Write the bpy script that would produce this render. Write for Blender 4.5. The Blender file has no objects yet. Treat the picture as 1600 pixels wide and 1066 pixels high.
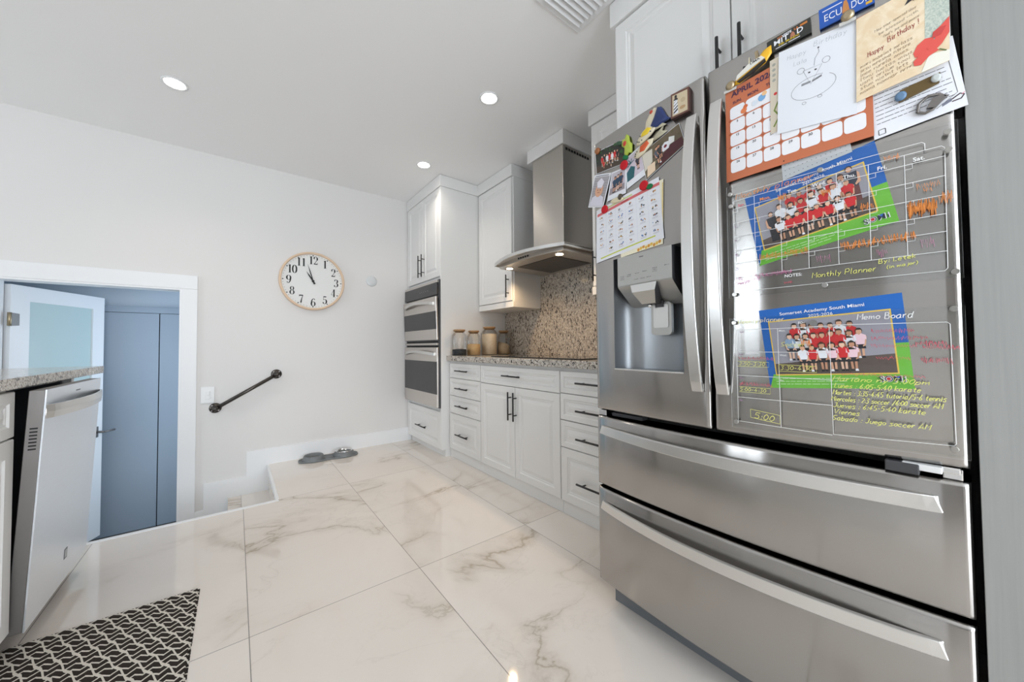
import bpy, bmesh, math, random
from mathutils import Vector, Matrix
from math import sin, cos, pi, radians, sqrt
R_ = random.Random(7)
sc = bpy.context.scene
C = sc.collection

# ---------------------------------------------------------------- camera
F_PX = 557.2855; YAW, PITCH, ROLL = 0.658910122, 0.025169148, -0.008533037
cam_d = bpy.data.cameras.new('camera'); cam = bpy.data.objects.new('camera', cam_d); C.objects.link(cam)
_f = Vector((sin(YAW)*cos(PITCH), cos(YAW)*cos(PITCH), sin(PITCH)))
_r = _f.cross(Vector((0, 0, 1))).normalized(); _u = _r.cross(_f)
_r2 = cos(ROLL)*_r + sin(ROLL)*_u; _u2 = -sin(ROLL)*_r + cos(ROLL)*_u
M = Matrix.Identity(4)
for i in range(3):
    M[i][0] = _r2[i]; M[i][1] = _u2[i]; M[i][2] = -_f[i]
M[0][3], M[1][3], M[2][3] = 0, 0, 1.02
cam.matrix_world = M
cam_d.sensor_width = 36; cam_d.sensor_fit = 'HORIZONTAL'; cam_d.lens = 36*F_PX/1600
cam_d.shift_y = -7/1600; cam_d.clip_start = 0.02; cam_d.clip_end = 100
sc.camera = cam
# ---------------------------------------------------------------- world, exposure
w = bpy.data.worlds.new('sky'); sc.world = w; w.use_nodes = True
w.node_tree.nodes['Background'].inputs[0].default_value = (0.72, 0.84, 1.0, 1)
w.node_tree.nodes['Background'].inputs[1].default_value = 1.0
sc.view_settings.view_transform = 'Standard'; sc.view_settings.look = 'None'
sc.view_settings.gamma = 1; sc.view_settings.use_curve_mapping = False
sc.view_settings.exposure = 0.07
cy = sc.cycles
cy.use_denoising = True; cy.max_bounces = 10; cy.diffuse_bounces = 5; cy.glossy_bounces = 5
cy.transmission_bounces = 8; cy.transparent_max_bounces = 12; cy.sample_clamp_indirect = 6
cy.caustics_reflective = False; cy.caustics_refractive = False

def area(name, loc, look, sx, sy, power, col):
    d = bpy.data.lights.new(name, 'AREA'); d.shape = 'RECTANGLE'; d.size = sx; d.size_y = sy
    d.energy = power; d.color = col
    o = bpy.data.objects.new(name, d); C.objects.link(o); o.location = loc
    o.rotation_euler = Vector(look).to_track_quat('-Z', 'Y').to_euler()
    return o
DAY = (0.86, 0.93, 1.0)
# daylight standing in the room's window openings, plus an added hall light
area('daylight_front', (0.2, -3.52, 1.35), (0, 1, 0), 3.0, 2.1, 175, DAY)
area('daylight_side', (-4.56, 2.05, 1.15), (1, 0, 0), 0.9, 2.0, 48, DAY)
area('hall_added_fill', (0.36, 4.36, 0.75), (-1, 0, 0), 0.6, 1.4, 9, (0.70, 0.85, 1.0))  # unseen source added to brighten the hall door and closet

# ---------------------------------------------------------------- materials
def nodes(name):
    m = bpy.data.materials.new(name); m.use_nodes = True
    return m, m.node_tree, m.node_tree.nodes['Principled BSDF']
def pm(name, col, rough=0.5, metal=0.0, spec=0.5, coat=0.0, **k):
    m, t, b = nodes(name)
    b.inputs['Base Color'].default_value = (*col, 1); b.inputs['Roughness'].default_value = rough
    b.inputs['Metallic'].default_value = metal; b.inputs['Specular IOR Level'].default_value = spec
    b.inputs['Coat Weight'].default_value = coat; b.inputs['Coat Roughness'].default_value = 0.05
    for kk, v in k.items(): b.inputs[kk.replace('_', ' ')].default_value = v
    return m
def srgb(r, g, b):
    f = lambda c: (c/255/12.92) if c/255 <= 0.04045 else ((c/255+0.055)/1.055)**2.4
    return (f(r), f(g), f(b))
def link(t, a, b): t.links.new(a, b)
def nd(t, typ, **k):
    n = t.nodes.new(typ)
    for kk, v in k.items():
        if hasattr(n, kk): setattr(n, kk, v)
    return n
def mth(t, op, a, b=None, c=None, clamp=False):
    n = t.nodes.new('ShaderNodeMath'); n.operation = op; n.use_clamp = clamp
    for i, v in enumerate((a, b, c)):
        if v is None: continue
        if isinstance(v, (int, float)): n.inputs[i].default_value = v
        else: t.links.new(v, n.inputs[i])
    return n.outputs[0]
def ramp(t, fac, stops, interp='LINEAR'):
    n = t.nodes.new('ShaderNodeValToRGB'); n.color_ramp.interpolation = interp
    e = n.color_ramp.elements
    while len(e) < len(stops): e.new(0.5)
    for el, (p, c) in zip(e, stops):
        el.position = p; el.color = (*c, 1) if len(c) == 3 else c
    t.links.new(fac, n.inputs[0]); return n.outputs[0]
def mixc(t, fac, a, b, mode='MIX'):
    n = t.nodes.new('ShaderNodeMix'); n.data_type = 'RGBA'; n.blend_type = mode
    for s, v in ((0, fac), (6, a), (7, b)):
        if isinstance(v, (int, float)): n.inputs[s].default_value = v
        elif isinstance(v, tuple): n.inputs[s].default_value = (*v, 1)
        else: t.links.new(v, n.inputs[s])
    return n.outputs[2]
def objco(t, scale=(1, 1, 1), rot=(0, 0, 0), loc=(0, 0, 0)):
    tc = t.nodes.new('ShaderNodeTexCoord'); mp = t.nodes.new('ShaderNodeMapping')
    mp.inputs['Scale'].default_value = scale; mp.inputs['Rotation'].default_value = rot; mp.inputs['Location'].default_value = loc
    t.links.new(tc.outputs['Object'], mp.inputs[0]); return mp.outputs[0]
def noise(t, vec, scale, detail=3, rough=0.5, dist=0.0):
    n = t.nodes.new('ShaderNodeTexNoise'); n.inputs['Scale'].default_value = scale; n.inputs['Detail'].default_value = detail
    n.inputs['Roughness'].default_value = rough; n.inputs['Distortion'].default_value = dist
    if vec is not None: t.links.new(vec, n.inputs['Vector'])
    return n
def bump(t, b, h, strength, dist=0.01):
    n = t.nodes.new('ShaderNodeBump'); n.inputs['Strength'].default_value = strength; n.inputs['Distance'].default_value = dist
    t.links.new(h, n.inputs['Height']); t.links.new(n.outputs[0], b.inputs['Normal'])

def wall_mat(name, col):
    m, t, b = nodes(name); v = objco(t)
    n = noise(t, v, 180, 2); b.inputs['Roughness'].default_value = 0.6
    b.inputs['Base Color'].default_value = (*col, 1); b.inputs['Specular IOR Level'].default_value = 0.3
    bump(t, b, n.outputs[0], 0.05, 0.002); return m
m_wall = wall_mat('wall_paint', (0.76, 0.745, 0.73))
m_wall_living = wall_mat('living_wall_paint', (0.36, 0.345, 0.325))
m_ceil = wall_mat('ceiling_paint', (0.93, 0.93, 0.93))
m_white = pm('white_cabinet_lacquer', (0.82, 0.82, 0.81), 0.32)
m_trim = pm('white_trim_paint', (0.84, 0.85, 0.86), 0.4)
m_panelgrey = None
m_black = pm('black_powder_coat', (0.012, 0.012, 0.013), 0.38)
m_gap = pm('dark_gap', (0.01, 0.01, 0.01), 0.8)
m_hall = pm('blue_grey_closet_paint', (0.36, 0.43, 0.51), 0.5)
m_hallwall = wall_mat('hall_wall_paint', (0.62, 0.69, 0.76))

def steel(name, col, rough, aniso=0.75, vertical_smear=True, grain=(2, 2, 420), bs=0.02):
    m, t, b = nodes(name)
    b.inputs['Metallic'].default_value = 1; b.inputs['Roughness'].default_value = rough
    b.inputs['Anisotropic'].default_value = aniso
    cv = nd(t, 'ShaderNodeCombineXYZ')
    cv.inputs[2 if vertical_smear else 1].default_value = 1
    link(t, cv.outputs[0], b.inputs['Tangent'])
    v = objco(t, grain); n = noise(t, v, 3, 3, 0.6)
    c = mixc(t, n.outputs[0], tuple(x*0.94 for x in col), tuple(min(1, x*1.05) for x in col))
    link(t, c, b.inputs['Base Color'])
    return m
m_steel = steel('brushed_steel', (0.43, 0.415, 0.40), 0.17, 1.0)
m_hoodflat = pm('hood_sheet_steel', (0.62, 0.58, 0.53), 0.33, 0.9)
m_steel_h = pm('satin_steel_handle', (0.72, 0.715, 0.70), 0.3, 1.0)
m_steel_hood = steel('brushed_steel_hood', (0.56, 0.53, 0.49), 0.3, 0.7, True, (300, 300, 3))
m_steel_dw = steel('brushed_steel_dishwasher', (0.78, 0.82, 0.87), 0.34, 0.6, True, (4, 4, 300))
m_steel_side = pm('dull_steel_side', (0.22, 0.205, 0.195), 0.42, 0.8)
m_chrome = pm('chrome', (0.8, 0.8, 0.8), 0.08, 1.0)
m_dark_plastic = pm('dark_grey_plastic', (0.06, 0.06, 0.065), 0.4)
m_disp_panel = pm('dispenser_panel_silver', (0.50, 0.50, 0.48), 0.3, 0.9)
m_disp_in = pm('dispenser_lining', (0.34, 0.36, 0.38), 0.36, 0.9)
m_oven_glass = pm('oven_black_glass', (0.035, 0.035, 0.038), 0.12, 0, 0.5)
m_oven_steel = pm('oven_steel', (0.66, 0.62, 0.58), 0.3, 0.95)
m_cook = pm('cooktop_black_glass', (0.008, 0.008, 0.009), 0.04)
m_iron = pm('black_iron_pipe', (0.075, 0.068, 0.062), 0.33, 0.85)
m_clockwood = pm('pale_wood_rim', srgb(224, 196, 168), 0.5)
m_clockface = pm('clock_face_white', (0.78, 0.78, 0.76), 0.5)
m_ink = pm('black_ink', (0.012, 0.012, 0.012), 0.6)
m_silicone = pm('grey_silicone', (0.17, 0.18, 0.185), 0.5)
m_plastic = pm('white_plastic', (0.83, 0.84, 0.84), 0.35)
m_brass = pm('aged_brass', (0.42, 0.34, 0.22), 0.4, 0.9)

def emis(name, col, s):
    m, t, b = nodes(name); b.inputs['Base Color'].default_value = (*col, 1)
    b.inputs['Emission Color'].default_value = (*col, 1); b.inputs['Emission Strength'].default_value = s; return m
m_lamp = emis('downlight_glow', (1.0, 0.93, 0.84), 14)
m_hoodlamp = emis('hood_lamp_glow', (1.0, 0.72, 0.42), 14)

def marble():
    m, t, b = nodes('marble_tile')
    geo = nd(t, 'ShaderNodeNewGeometry'); sp = nd(t, 'ShaderNodeSeparateXYZ'); link(t, geo.outputs['Position'], sp.inputs[0])
    X = mth(t, 'ADD', sp.outputs[0], 0.632*20-0.046); Y = mth(t, 'ADD', sp.outputs[1], 1.29*10-1.585)
    ux = mth(t, 'DIVIDE', X, 0.632); uy = mth(t, 'DIVIDE', Y, 1.29)
    ix = mth(t, 'FLOOR', ux); iy = mth(t, 'FLOOR', uy)
    fx = mth(t, 'MULTIPLY', mth(t, 'FRACT', ux), 0.632); fy = mth(t, 'MULTIPLY', mth(t, 'FRACT', uy), 1.29)
    ex = mth(t, 'MINIMUM', fx, mth(t, 'SUBTRACT', 0.632, fx)); ey = mth(t, 'MINIMUM', fy, mth(t, 'SUBTRACT', 1.29, fy))
    edge = mth(t, 'MINIMUM', ex, ey)
    grout = mth(t, 'LESS_THAN', edge, 0.0013)
    off = nd(t, 'ShaderNodeCombineXYZ'); link(t, mth(t, 'MULTIPLY', ix, 3.71), off.inputs[0]); link(t, mth(t, 'MULTIPLY', iy, 5.33), off.inputs[1])
    link(t, mth(t, 'ADD', mth(t, 'MULTIPLY', ix, 1.7), mth(t, 'MULTIPLY', iy, 2.9)), off.inputs[2])
    add = nd(t, 'ShaderNodeVectorMath'); add.operation = 'ADD'; link(t, geo.outputs['Position'], add.inputs[0]); link(t, off.outputs[0], add.inputs[1])
    mp = nd(t, 'ShaderNodeMapping'); mp.inputs['Rotation'].default_value = (0, 0, 0.9); mp.inputs['Scale'].default_value = (1.0, 1.6, 1)
    link(t, add.outputs[0], mp.inputs[0])
    n1 = noise(t, mp.outputs[0], 0.9, 6, 0.55, 0.5)
    n2 = noise(t, mp.outputs[0], 1.9, 6, 0.6, 0.8)
    msk = noise(t, add.outputs[0], 1.3, 2, 0.5)
    d1 = mth(t, 'ABSOLUTE', mth(t, 'SUBTRACT', n1.outputs[0], 0.5)); d2 = mth(t, 'ABSOLUTE', mth(t, 'SUBTRACT', n2.outputs[0], 0.5))
    v1 = ramp(t, d1, [(0.0, (1, 1, 1)), (0.007, (0.4, 0.4, 0.4)), (0.03, (0.12, 0.12, 0.12)), (0.075, (0, 0, 0))])
    v2 = ramp(t, d2, [(0.0, (0.55, 0.55, 0.55)), (0.008, (0.15, 0.15, 0.15)), (0.025, (0, 0, 0))])
    mk = ramp(t, msk.outputs[0], [(0.44, (0, 0, 0)), (0.58, (1, 1, 1))])
    vein1 = mth(t, 'MULTIPLY', v1, mk); vein2 = mth(t, 'MULTIPLY', v2, mth(t, 'ADD', mth(t, 'MULTIPLY', mk, 0.8), 0.15))
    base = ramp(t, msk.outputs[0], [(0.3, (0.80, 0.745, 0.69)), (0.7, (0.765, 0.70, 0.635))])
    c = mixc(t, mth(t, 'MULTIPLY', vein2, 0.42), base, (0.46, 0.42, 0.37))
    c = mixc(t, mth(t, 'MULTIPLY', vein1, 0.8), c, (0.38, 0.31, 0.22))
    c = mixc(t, grout, c, (0.22, 0.20, 0.18))
    link(t, c, b.inputs['Base Color'])
    link(t, mth(t, 'ADD', mth(t, 'MULTIPLY', grout, 0.5), 0.055), b.inputs['Roughness'])
    b.inputs['Specular IOR Level'].default_value = 0.62
    return m
m_floor = marble()

def granite(name, rot, base=((0.47, 0.40, 0.32), (0.62, 0.56, 0.47)), sc_=1.0, stretch=(1, 1.9, 0.75)):
    m, t, b = nodes(name)
    v = objco(t, stretch, rot); v0 = objco(t)
    n1 = noise(t, v, 42*sc_, 3, 0.65, 0.4); n2 = noise(t, v, 70*sc_, 3, 0.65, 0.3); n3 = noise(t, v0, 30*sc_, 3, 0.6); n4 = noise(t, v, 150*sc_, 2, 0.5)
    c = ramp(t, n3.outputs[0], [(0.35, base[0]), (0.6, base[1])])
    c = mixc(t, ramp(t, n2.outputs[0], [(0.50, (0, 0, 0)), (0.56, (1, 1, 1))]), c, (0.25, 0.20, 0.16))
    c = mixc(t, ramp(t, n4.outputs[0], [(0.56, (0, 0, 0)), (0.63, (0.9, 0.9, 0.9))]), c, (0.80, 0.77, 0.72))
    c = mixc(t, ramp(t, n1.outputs[0], [(0.56, (0, 0, 0)), (0.595, (1, 1, 1))]), c, (0.04, 0.033, 0.03))
    link(t, c, b.inputs['Base Color']); b.inputs['Roughness'].default_value = 0.13
    return m
m_granite = granite('granite_counter', (0.3, 0.2, 0.5), ((0.50, 0.46, 0.40), (0.66, 0.62, 0.56)), 1.5, (1, 1, 1))
m_splash = granite('granite_backsplash', (0.75, 0, 0))

def rug_mat():
    m, t, b = nodes('woven_rug')
    tc = nd(t, 'ShaderNodeTexCoord'); sp = nd(t, 'ShaderNodeSeparateXYZ'); link(t, tc.outputs['Object'], sp.inputs[0])
    wob = noise(t, tc.outputs['Object'], 30, 2)
    wv = mth(t, 'MULTIPLY', mth(t, 'SUBTRACT', wob.outputs[0], 0.5), 0.25)
    u = mth(t, 'MULTIPLY', sp.outputs[0], 25); v = mth(t, 'ADD', mth(t, 'MULTIPLY', sp.outputs[1], 34), wv)
    tri = mth(t, 'PINGPONG', u, 0.5)
    p = mth(t, 'ADD', v, mth(t, 'MULTIPLY', tri, 1.1))
    row = mth(t, 'FLOOR', p); f = mth(t, 'FRACT', p)
    line = mth(t, 'LESS_THAN', f, 0.24)
    odd = mth(t, 'MODULO', row, 2)
    fu = mth(t, 'FRACT', mth(t, 'ADD', mth(t, 'MULTIPLY', u, 1.0), mth(t, 'MULTIPLY', row, 0.37)))
    gap = mth(t, 'MULTIPLY', mth(t, 'LESS_THAN', mth(t, 'FRACT', mth(t, 'ADD', fu, mth(t, 'MULTIPLY', f, 0.35))), 0.17), mth(t, 'GREATER_THAN', mth(t, 'ABSOLUTE', odd), -0.5))
    cream = mth(t, 'MAXIMUM', line, gap)
    fn = noise(t, tc.outputs['Object'], 400, 2)
    c = mixc(t, cream, (0.045, 0.037, 0.032), (0.80, 0.75, 0.67))
    c = mixc(t, 0.35, c, mixc(t, fn.outputs[0], (0.2, 0.2, 0.2), (1, 1, 1)), 'MULTIPLY')
    link(t, c, b.inputs['Base Color']); b.inputs['Roughness'].default_value = 0.95; b.inputs['Specular IOR Level'].default_value = 0.1
    bump(t, b, mth(t, 'ADD', cream, mth(t, 'MULTIPLY', fn.outputs[0], 0.5)), 0.5, 0.003)
    return m
m_rug = rug_mat()

def grained(name, a, b_, scale, axis=(60, 60, 1.5), rough=0.5):
    m, t, b = nodes(name); v = objco(t, axis); n = noise(t, v, scale, 4, 0.6)
    link(t, ramp(t, n.outputs[0], [(0.35, a), (0.65, b_)]), b.inputs['Base Color']); b.inputs['Roughness'].default_value = rough
    bump(t, b, n.outputs[0], 0.15, 0.001); return m
m_panelgrey = grained('grey_panel_paint', (0.34, 0.345, 0.335), (0.37, 0.375, 0.365), 2)
m_lid = grained('acacia_lid', (0.30, 0.17, 0.08), (0.42, 0.26, 0.13), 8, (4, 40, 40))
m_food = {}
def food(name, a, b_, sc_):
    m, t, b = nodes(name); n = noise(t, objco(t), sc_, 2, 0.7)
    link(t, ramp(t, n.outputs[0], [(0.4, a), (0.6, b_)]), b.inputs['Base Color']); b.inputs['Roughness'].default_value = 0.8
    bump(t, b, n.outputs[0], 0.6, 0.003); return m
m_glass = pm('clear_glass', (1, 1, 1), 0.0, 0, 0.5, 0, Transmission_Weight=1.0, IOR=1.15)
def thin_clear(name, tint, opac):
    m = bpy.data.materials.new(name); m.use_nodes = True; t = m.node_tree; t.nodes.clear()
    o = nd(t, 'ShaderNodeOutputMaterial'); tr = nd(t, 'ShaderNodeBsdfTransparent'); tr.inputs[0].default_value = (*tint, 1)
    g = nd(t, 'ShaderNodeBsdfGlossy'); g.inputs['Roughness'].default_value = 0.03
    fr = nd(t, 'ShaderNodeFresnel'); fr.inputs[0].default_value = 1.45
    mx = nd(t, 'ShaderNodeMixShader'); link(t, mth(t, 'MULTIPLY', fr.outputs[0], opac), mx.inputs[0])
    link(t, tr.outputs[0], mx.inputs[1]); link(t, g.outputs[0], mx.inputs[2]); link(t, mx.outputs[0], o.inputs[0]); return m
m_acrylic = thin_clear('clear_acrylic', (0.98, 0.985, 0.985), 0.5)
m_jarglass = thin_clear('clear_jar_glass', (0.985, 0.985, 0.98), 0.6)
m_acr_edge = pm('acrylic_edge', (0.75, 0.78, 0.78), 0.3, 0, 0.5, 0, Alpha=0.55)
m_frost = pm('frosted_glass', (0.50, 0.62, 0.62), 0.35, 0, 0.5)

PAL = {}
def ink(r, g, b, rough=0.55):
    k = (r, g, b, rough)
    if k not in PAL: PAL[k] = pm('print_%d_%d_%d' % k[:3], srgb(r, g, b), rough)
    return PAL[k]

# ---------------------------------------------------------------- mesh helpers
class MB:
    def __init__(s): s.bm = bmesh.new(); s.mats = []
    def mi(s, m):
        if m not in s.mats: s.mats.append(m)
        return s.mats.index(m)
    def box(s, lo, hi, m, bev=0.0, seg=2):
        t = bmesh.new(); bmesh.ops.create_cube(t, size=1)
        for v in t.verts:
            v.co = Vector([(lo[i]+hi[i])/2 + v.co[i]*(hi[i]-lo[i]) for i in range(3)])
        if bev > 0: bmesh.ops.bevel(t, geom=list(t.edges), offset=bev, segments=seg, profile=0.5, affect='EDGES')
        s.merge(t, m); return s
    def merge(s, t, m, mat4=None):
        k = s.mi(m); vm = {}
        for v in t.verts: vm[v] = s.bm.verts.new(mat4 @ v.co if mat4 else v.co)
        for f in t.faces:
            try: nf = s.bm.faces.new([vm[v] for v in f.verts]); nf.material_index = k; nf.smooth = f.smooth
            except ValueError: pass
        t.free()
    def face(s, pts, m, smooth=False):
        f = s.bm.faces.new([s.bm.verts.new(Vector(p)) for p in pts]); f.material_index = s.mi(m); f.smooth = smooth; return f
    def grid(s, rows, m, smooth=True, skip=None, cyc=False):
        vs = [[s.bm.verts.new(Vector(p)) for p in r] for r in rows]; k = s.mi(m)
        for i in range(len(vs)-1):
            n = len(vs[i])
            for j in range(n if cyc else n-1):
                if skip and skip(i, j): continue
                f = s.bm.faces.new([vs[i][j], vs[i][(j+1) % n], vs[i+1][(j+1) % n], vs[i+1][j]]); f.material_index = k; f.smooth = smooth
        return vs
    def cap(s, ring, m, flip=False):
        f = s.bm.faces.new(ring[::-1] if flip else ring); f.material_index = s.mi(m)
    def prism(s, poly, h0, h1, m, fn):
        """poly: 2D points, fn(a,b,h)->3D"""
        a = [s.bm.verts.new(Vector(fn(p[0], p[1], h0))) for p in poly]; b = [s.bm.verts.new(Vector(fn(p[0], p[1], h1))) for p in poly]
        k = s.mi(m); n = len(poly)
        for f in [s.bm.faces.new(a[::-1]), s.bm.faces.new(b)] + [s.bm.faces.new([a[i], a[(i+1) % n], b[(i+1) % n], b[i]]) for i in range(n)]:
            f.material_index = k
        return s
    def lathe(s, prof, m, origin=(0, 0, 0), axis='z', seg=32, smooth=True, caps=True):
        rows = []
        for r, h in prof:
            ring = []
            for i in range(seg):
                a = 2*pi*i/seg; x, y = r*cos(a), r*sin(a)
                p = {'z': (x, y, h), 'y': (x, h, y), 'x': (h, x, y)}[axis]
                ring.append((origin[0]+p[0], origin[1]+p[1], origin[2]+p[2]))
            rows.append(ring)
        vs = s.grid(rows, m, smooth, cyc=True)
        if caps: s.cap(vs[0], m, True); s.cap(vs[-1], m)
        return s
    def tube(s, pts, r, m, seg=10, close=True, rfn=None):
        rows = []; pts = [Vector(p) for p in pts]
        for i, p in enumerate(pts):
            d = (pts[min(i+1, len(pts)-1)]-pts[max(i-1, 0)]).normalized()
            up = Vector((0, 0, 1)) if abs(d.z) < 0.95 else Vector((0, 1, 0))
            a = d.cross(up).normalized(); b = a.cross(d); rr = rfn(i) if rfn else r
            rows.append([p + rr*(cos(2*pi*k/seg)*a + sin(2*pi*k/seg)*b) for k in range(seg)])
        vs = s.grid(rows, m, True, cyc=True)
        if close: s.cap(vs[0], m, True); s.cap(vs[-1], m)
        return s
    def build(s, name, parent=None, recalc=True, label=None):
        if recalc: bmesh.ops.recalc_face_normals(s.bm, faces=s.bm.faces)
        me = bpy.data.meshes.new(name); s.bm.to_mesh(me); s.bm.free()
        for m in s.mats: me.materials.append(m)
        o = bpy.data.objects.new(name, me); C.objects.link(o)
        if parent is not None:
            o.parent = parent
            if parent.type == 'EMPTY' or True:
                o.matrix_parent_inverse = world_of(parent).inverted()
        if label: o['label'] = label
        return o
def world_of(o):
    m = Matrix.Translation(o.location) @ o.rotation_euler.to_matrix().to_4x4()
    if o.parent is not None: m = world_of(o.parent) @ o.matrix_parent_inverse @ m
    return m
def thing(name, label, cat, loc=(0, 0, 0), group=None):
    o = bpy.data.objects.new(name, None); C.objects.link(o); o.location = loc; o.empty_display_size = 0.05
    o['label'] = label; o['category'] = cat
    if group: o['group'] = group
    return o
def tag(o, label, cat, group=None):
    o['label'] = label; o['category'] = cat
    if group: o['group'] = group
    return o
def struct(mb, name, label=None):
    o = mb.build(name); o['kind'] = 'structure'
    if label: o['label'] = label
    return o

# ---------------------------------------------------------------- room shell
H = 2.62; YW = 3.81; LZ = -0.66
b = MB()
b.box((-4.5, -3.5, -0.2), (2.25, 2.88, 0), m_floor); b.box((0.235, 2.88, -0.2), (2.25, 3.81, 0), m_floor)
b.box((-4.5, 2.88, -0.2), (-1.95, 3.81, 0), m_floor)
struct(b, 'floor', 'glossy white marble floor tiles with grey and gold veins')
b = MB(); b.box((-0.7, 2.85, -0.03), (0.235, 2.884, 0.0015), m_trim, 0.001); b.box((0.221, 2.884, -0.03), (0.239, 3.79, 0.0015), m_trim, 0.001)
struct(b, 'trim_1', 'white nosing along the edge of the stair opening')
b = MB(); b.box((-1.95, 2.88, LZ-0.1), (0.235, 4.95, LZ), pm('lower_floor_tile', (0.5, 0.48, 0.46), 0.15))
struct(b, 'floor_lower')
b = MB(); b.box((-0.04, 2.9, LZ), (0.235, YW, -0.235), m_trim); b.box((-0.04, 2.9, -0.2349), (0.2349, YW-0.015, -0.22), m_floor); b.box((-0.32, 2.9, LZ), (-0.0401, YW, -0.455), m_trim); b.box((-0.32, 2.9, -0.4549), (-0.0401, YW-0.015, -0.44), m_floor)
struct(b, 'floor_steps', 'tiled steps going down toward the hall doorway')
b = MB(); b.box((-4.5, -3.5, H), (2.25, 3.93, H+0.1), m_ceil); struct(b, 'ceiling')
b = MB()   # clock wall with the doorway to the lower hall
b.box((-0.34, YW, LZ), (2.37, YW+0.12, H), m_wall); b.box((-4.6, YW, LZ), (-1.235, YW+0.12, H), m_wall)
b.box((-1.235, YW, 1.49), (-0.34, YW+0.12, H), m_wall); struct(b, 'wall_back', 'plain white wall with the clock')
b = MB(); b.box((2.25, -3.5, -0.1), (2.37, YW, H), m_wall); struct(b, 'wall_right')
b = MB()   # wall on the side of the living area with two tall windows
x0, x1 = -4.62, -4.5
for ya, yb, za, zb in ((-3.5, 1.6, 0, H), (2.5, 3.93, 0, H), (1.6, 2.5, 2.15, H), (1.6, 2.5, -0.1, 0.15)):
    b.box((x0, ya, za), (x1, yb, zb), m_wall_living)
struct(b, 'wall_left')
b = MB()
for xa, xb, za, zb in ((-4.6, -1.3, 0, H), (1.7, 2.37, 0, H), (-1.3, 1.7, 2.4, H), (-1.3, 1.7, -0.1, 0.3)):
    b.box((xa, -3.62, za), (xb, -3.5, zb), m_wall)
struct(b, 'wall_front')
def win(name, axis, c, a0, a1, z0, z1):
    b = MB(); fw = 0.05
    def bx(p0, p1, q0, q1):
        if axis == 'x': b.box((c-0.03, p0, q0), (c+0.03, p1, q1), m_trim)
        else: b.box((p0, c-0.03, q0), (p1, c+0.03, q1), m_trim)
    bx(a0, a1, z0, z0+fw); bx(a0, a1, z1-fw, z1); bx(a0, a0+fw, z0+fw, z1-fw); bx(a1-fw, a1, z0+fw, z1-fw)
    mid = (a0+a1)/2; bx(mid-0.02, mid+0.02, z0+fw, z1-fw)
    struct(b, name)
win('window_1', 'x', -4.53, 1.6, 2.5, 0.15, 2.15); win('window_2', 'y', -3.53, -1.3, 1.7, 0.3, 2.4)
def curtain(ya, yb, label):  # out of view, added for vertical structure in the refrigerator reflection
    b = MB(); n = 60; rows = [[], []]
    for i in range(n+1):
        y = ya+(yb-ya)*i/n; x = -4.44+0.03*sin(i*1.05)+0.008*sin(i*2.3)
        rows[0].append((x, y, 0.03)); rows[1].append((x*1.0, y, 2.32))
    b.grid(rows, pm('linen_curtain', (0.30, 0.26, 0.22), 0.9), True); o = b.build('curtain'); md = o.modifiers.new('thick', 'SOLIDIFY'); md.thickness = 0.003
    tag(o, label, 'curtain', 'added linen curtains beside the tall window')
curtain(1.22, 1.62, 'unseen taupe pleated curtain added on the side of the tall window nearer the camera'); curtain(2.48, 2.86, 'unseen taupe pleated curtain added on the side of the tall window nearer the doorway')
b = MB(); b.box((-4.499, -1.45, 0.0), (-4.465, -0.68, 2.05), m_trim, 0.003); o = struct(b, 'door_4', 'plain white door added out of view for the refrigerator reflection')  # unseen door added as a pale upright in the steel's reflection
b = MB()
for ya, yb, za, zb in ((-1.55, -1.455, 0, 2.15), (-0.675, -0.58, 0, 2.15), (-1.455, -0.675, 2.055, 2.15)): b.box((-4.499, ya, za), (-4.48, yb, zb), m_trim)
struct(b, 'trim_added')  # casing of the added door, there for the reflection too
# lower hall behind the doorway
b = MB(); b.box((-1.95, 4.79, LZ), (0.4, 4.91, 1.9), m_hallwall); struct(b, 'wall_hall_back')
b = MB(); b.box((0.3, 3.93, LZ), (0.4, 4.06, 1.9), m_hallwall); b.box((0.3, 4.66, LZ), (0.4, 4.79, 1.9), m_hallwall)
b.box((0.3, 4.06, 1.45), (0.4, 4.66, 1.9), m_hallwall); b.box((0.3, 4.06, LZ), (0.4, 4.66, 0.05), m_hallwall); struct(b, 'wall_hall_right')  # opening added out of view to let the hall fill through
b = MB(); b.box((-2.05, 3.93, LZ), (-1.95, 4.91, 1.9), m_hallwall); struct(b, 'wall_hall_left')
b = MB(); b.box((-2.05, 3.93, 1.78), (0.4, 4.91, 1.9), m_hallwall); struct(b, 'ceiling_hall')
b = MB(); b.box((-1.95, 2.78, LZ), (0.235, 2.88, -0.2), m_wall); struct(b, 'wall_stair_front')
b = MB(); b.box((-2.05, 2.88, LZ), (-1.95, 3.81, -0.2), m_wall); struct(b, 'wall_stair_left')
b = MB(); b.box((0.235, 2.88, LZ), (0.335, 3.81, -0.2), m_wall); struct(b, 'wall_stair_right')
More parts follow.
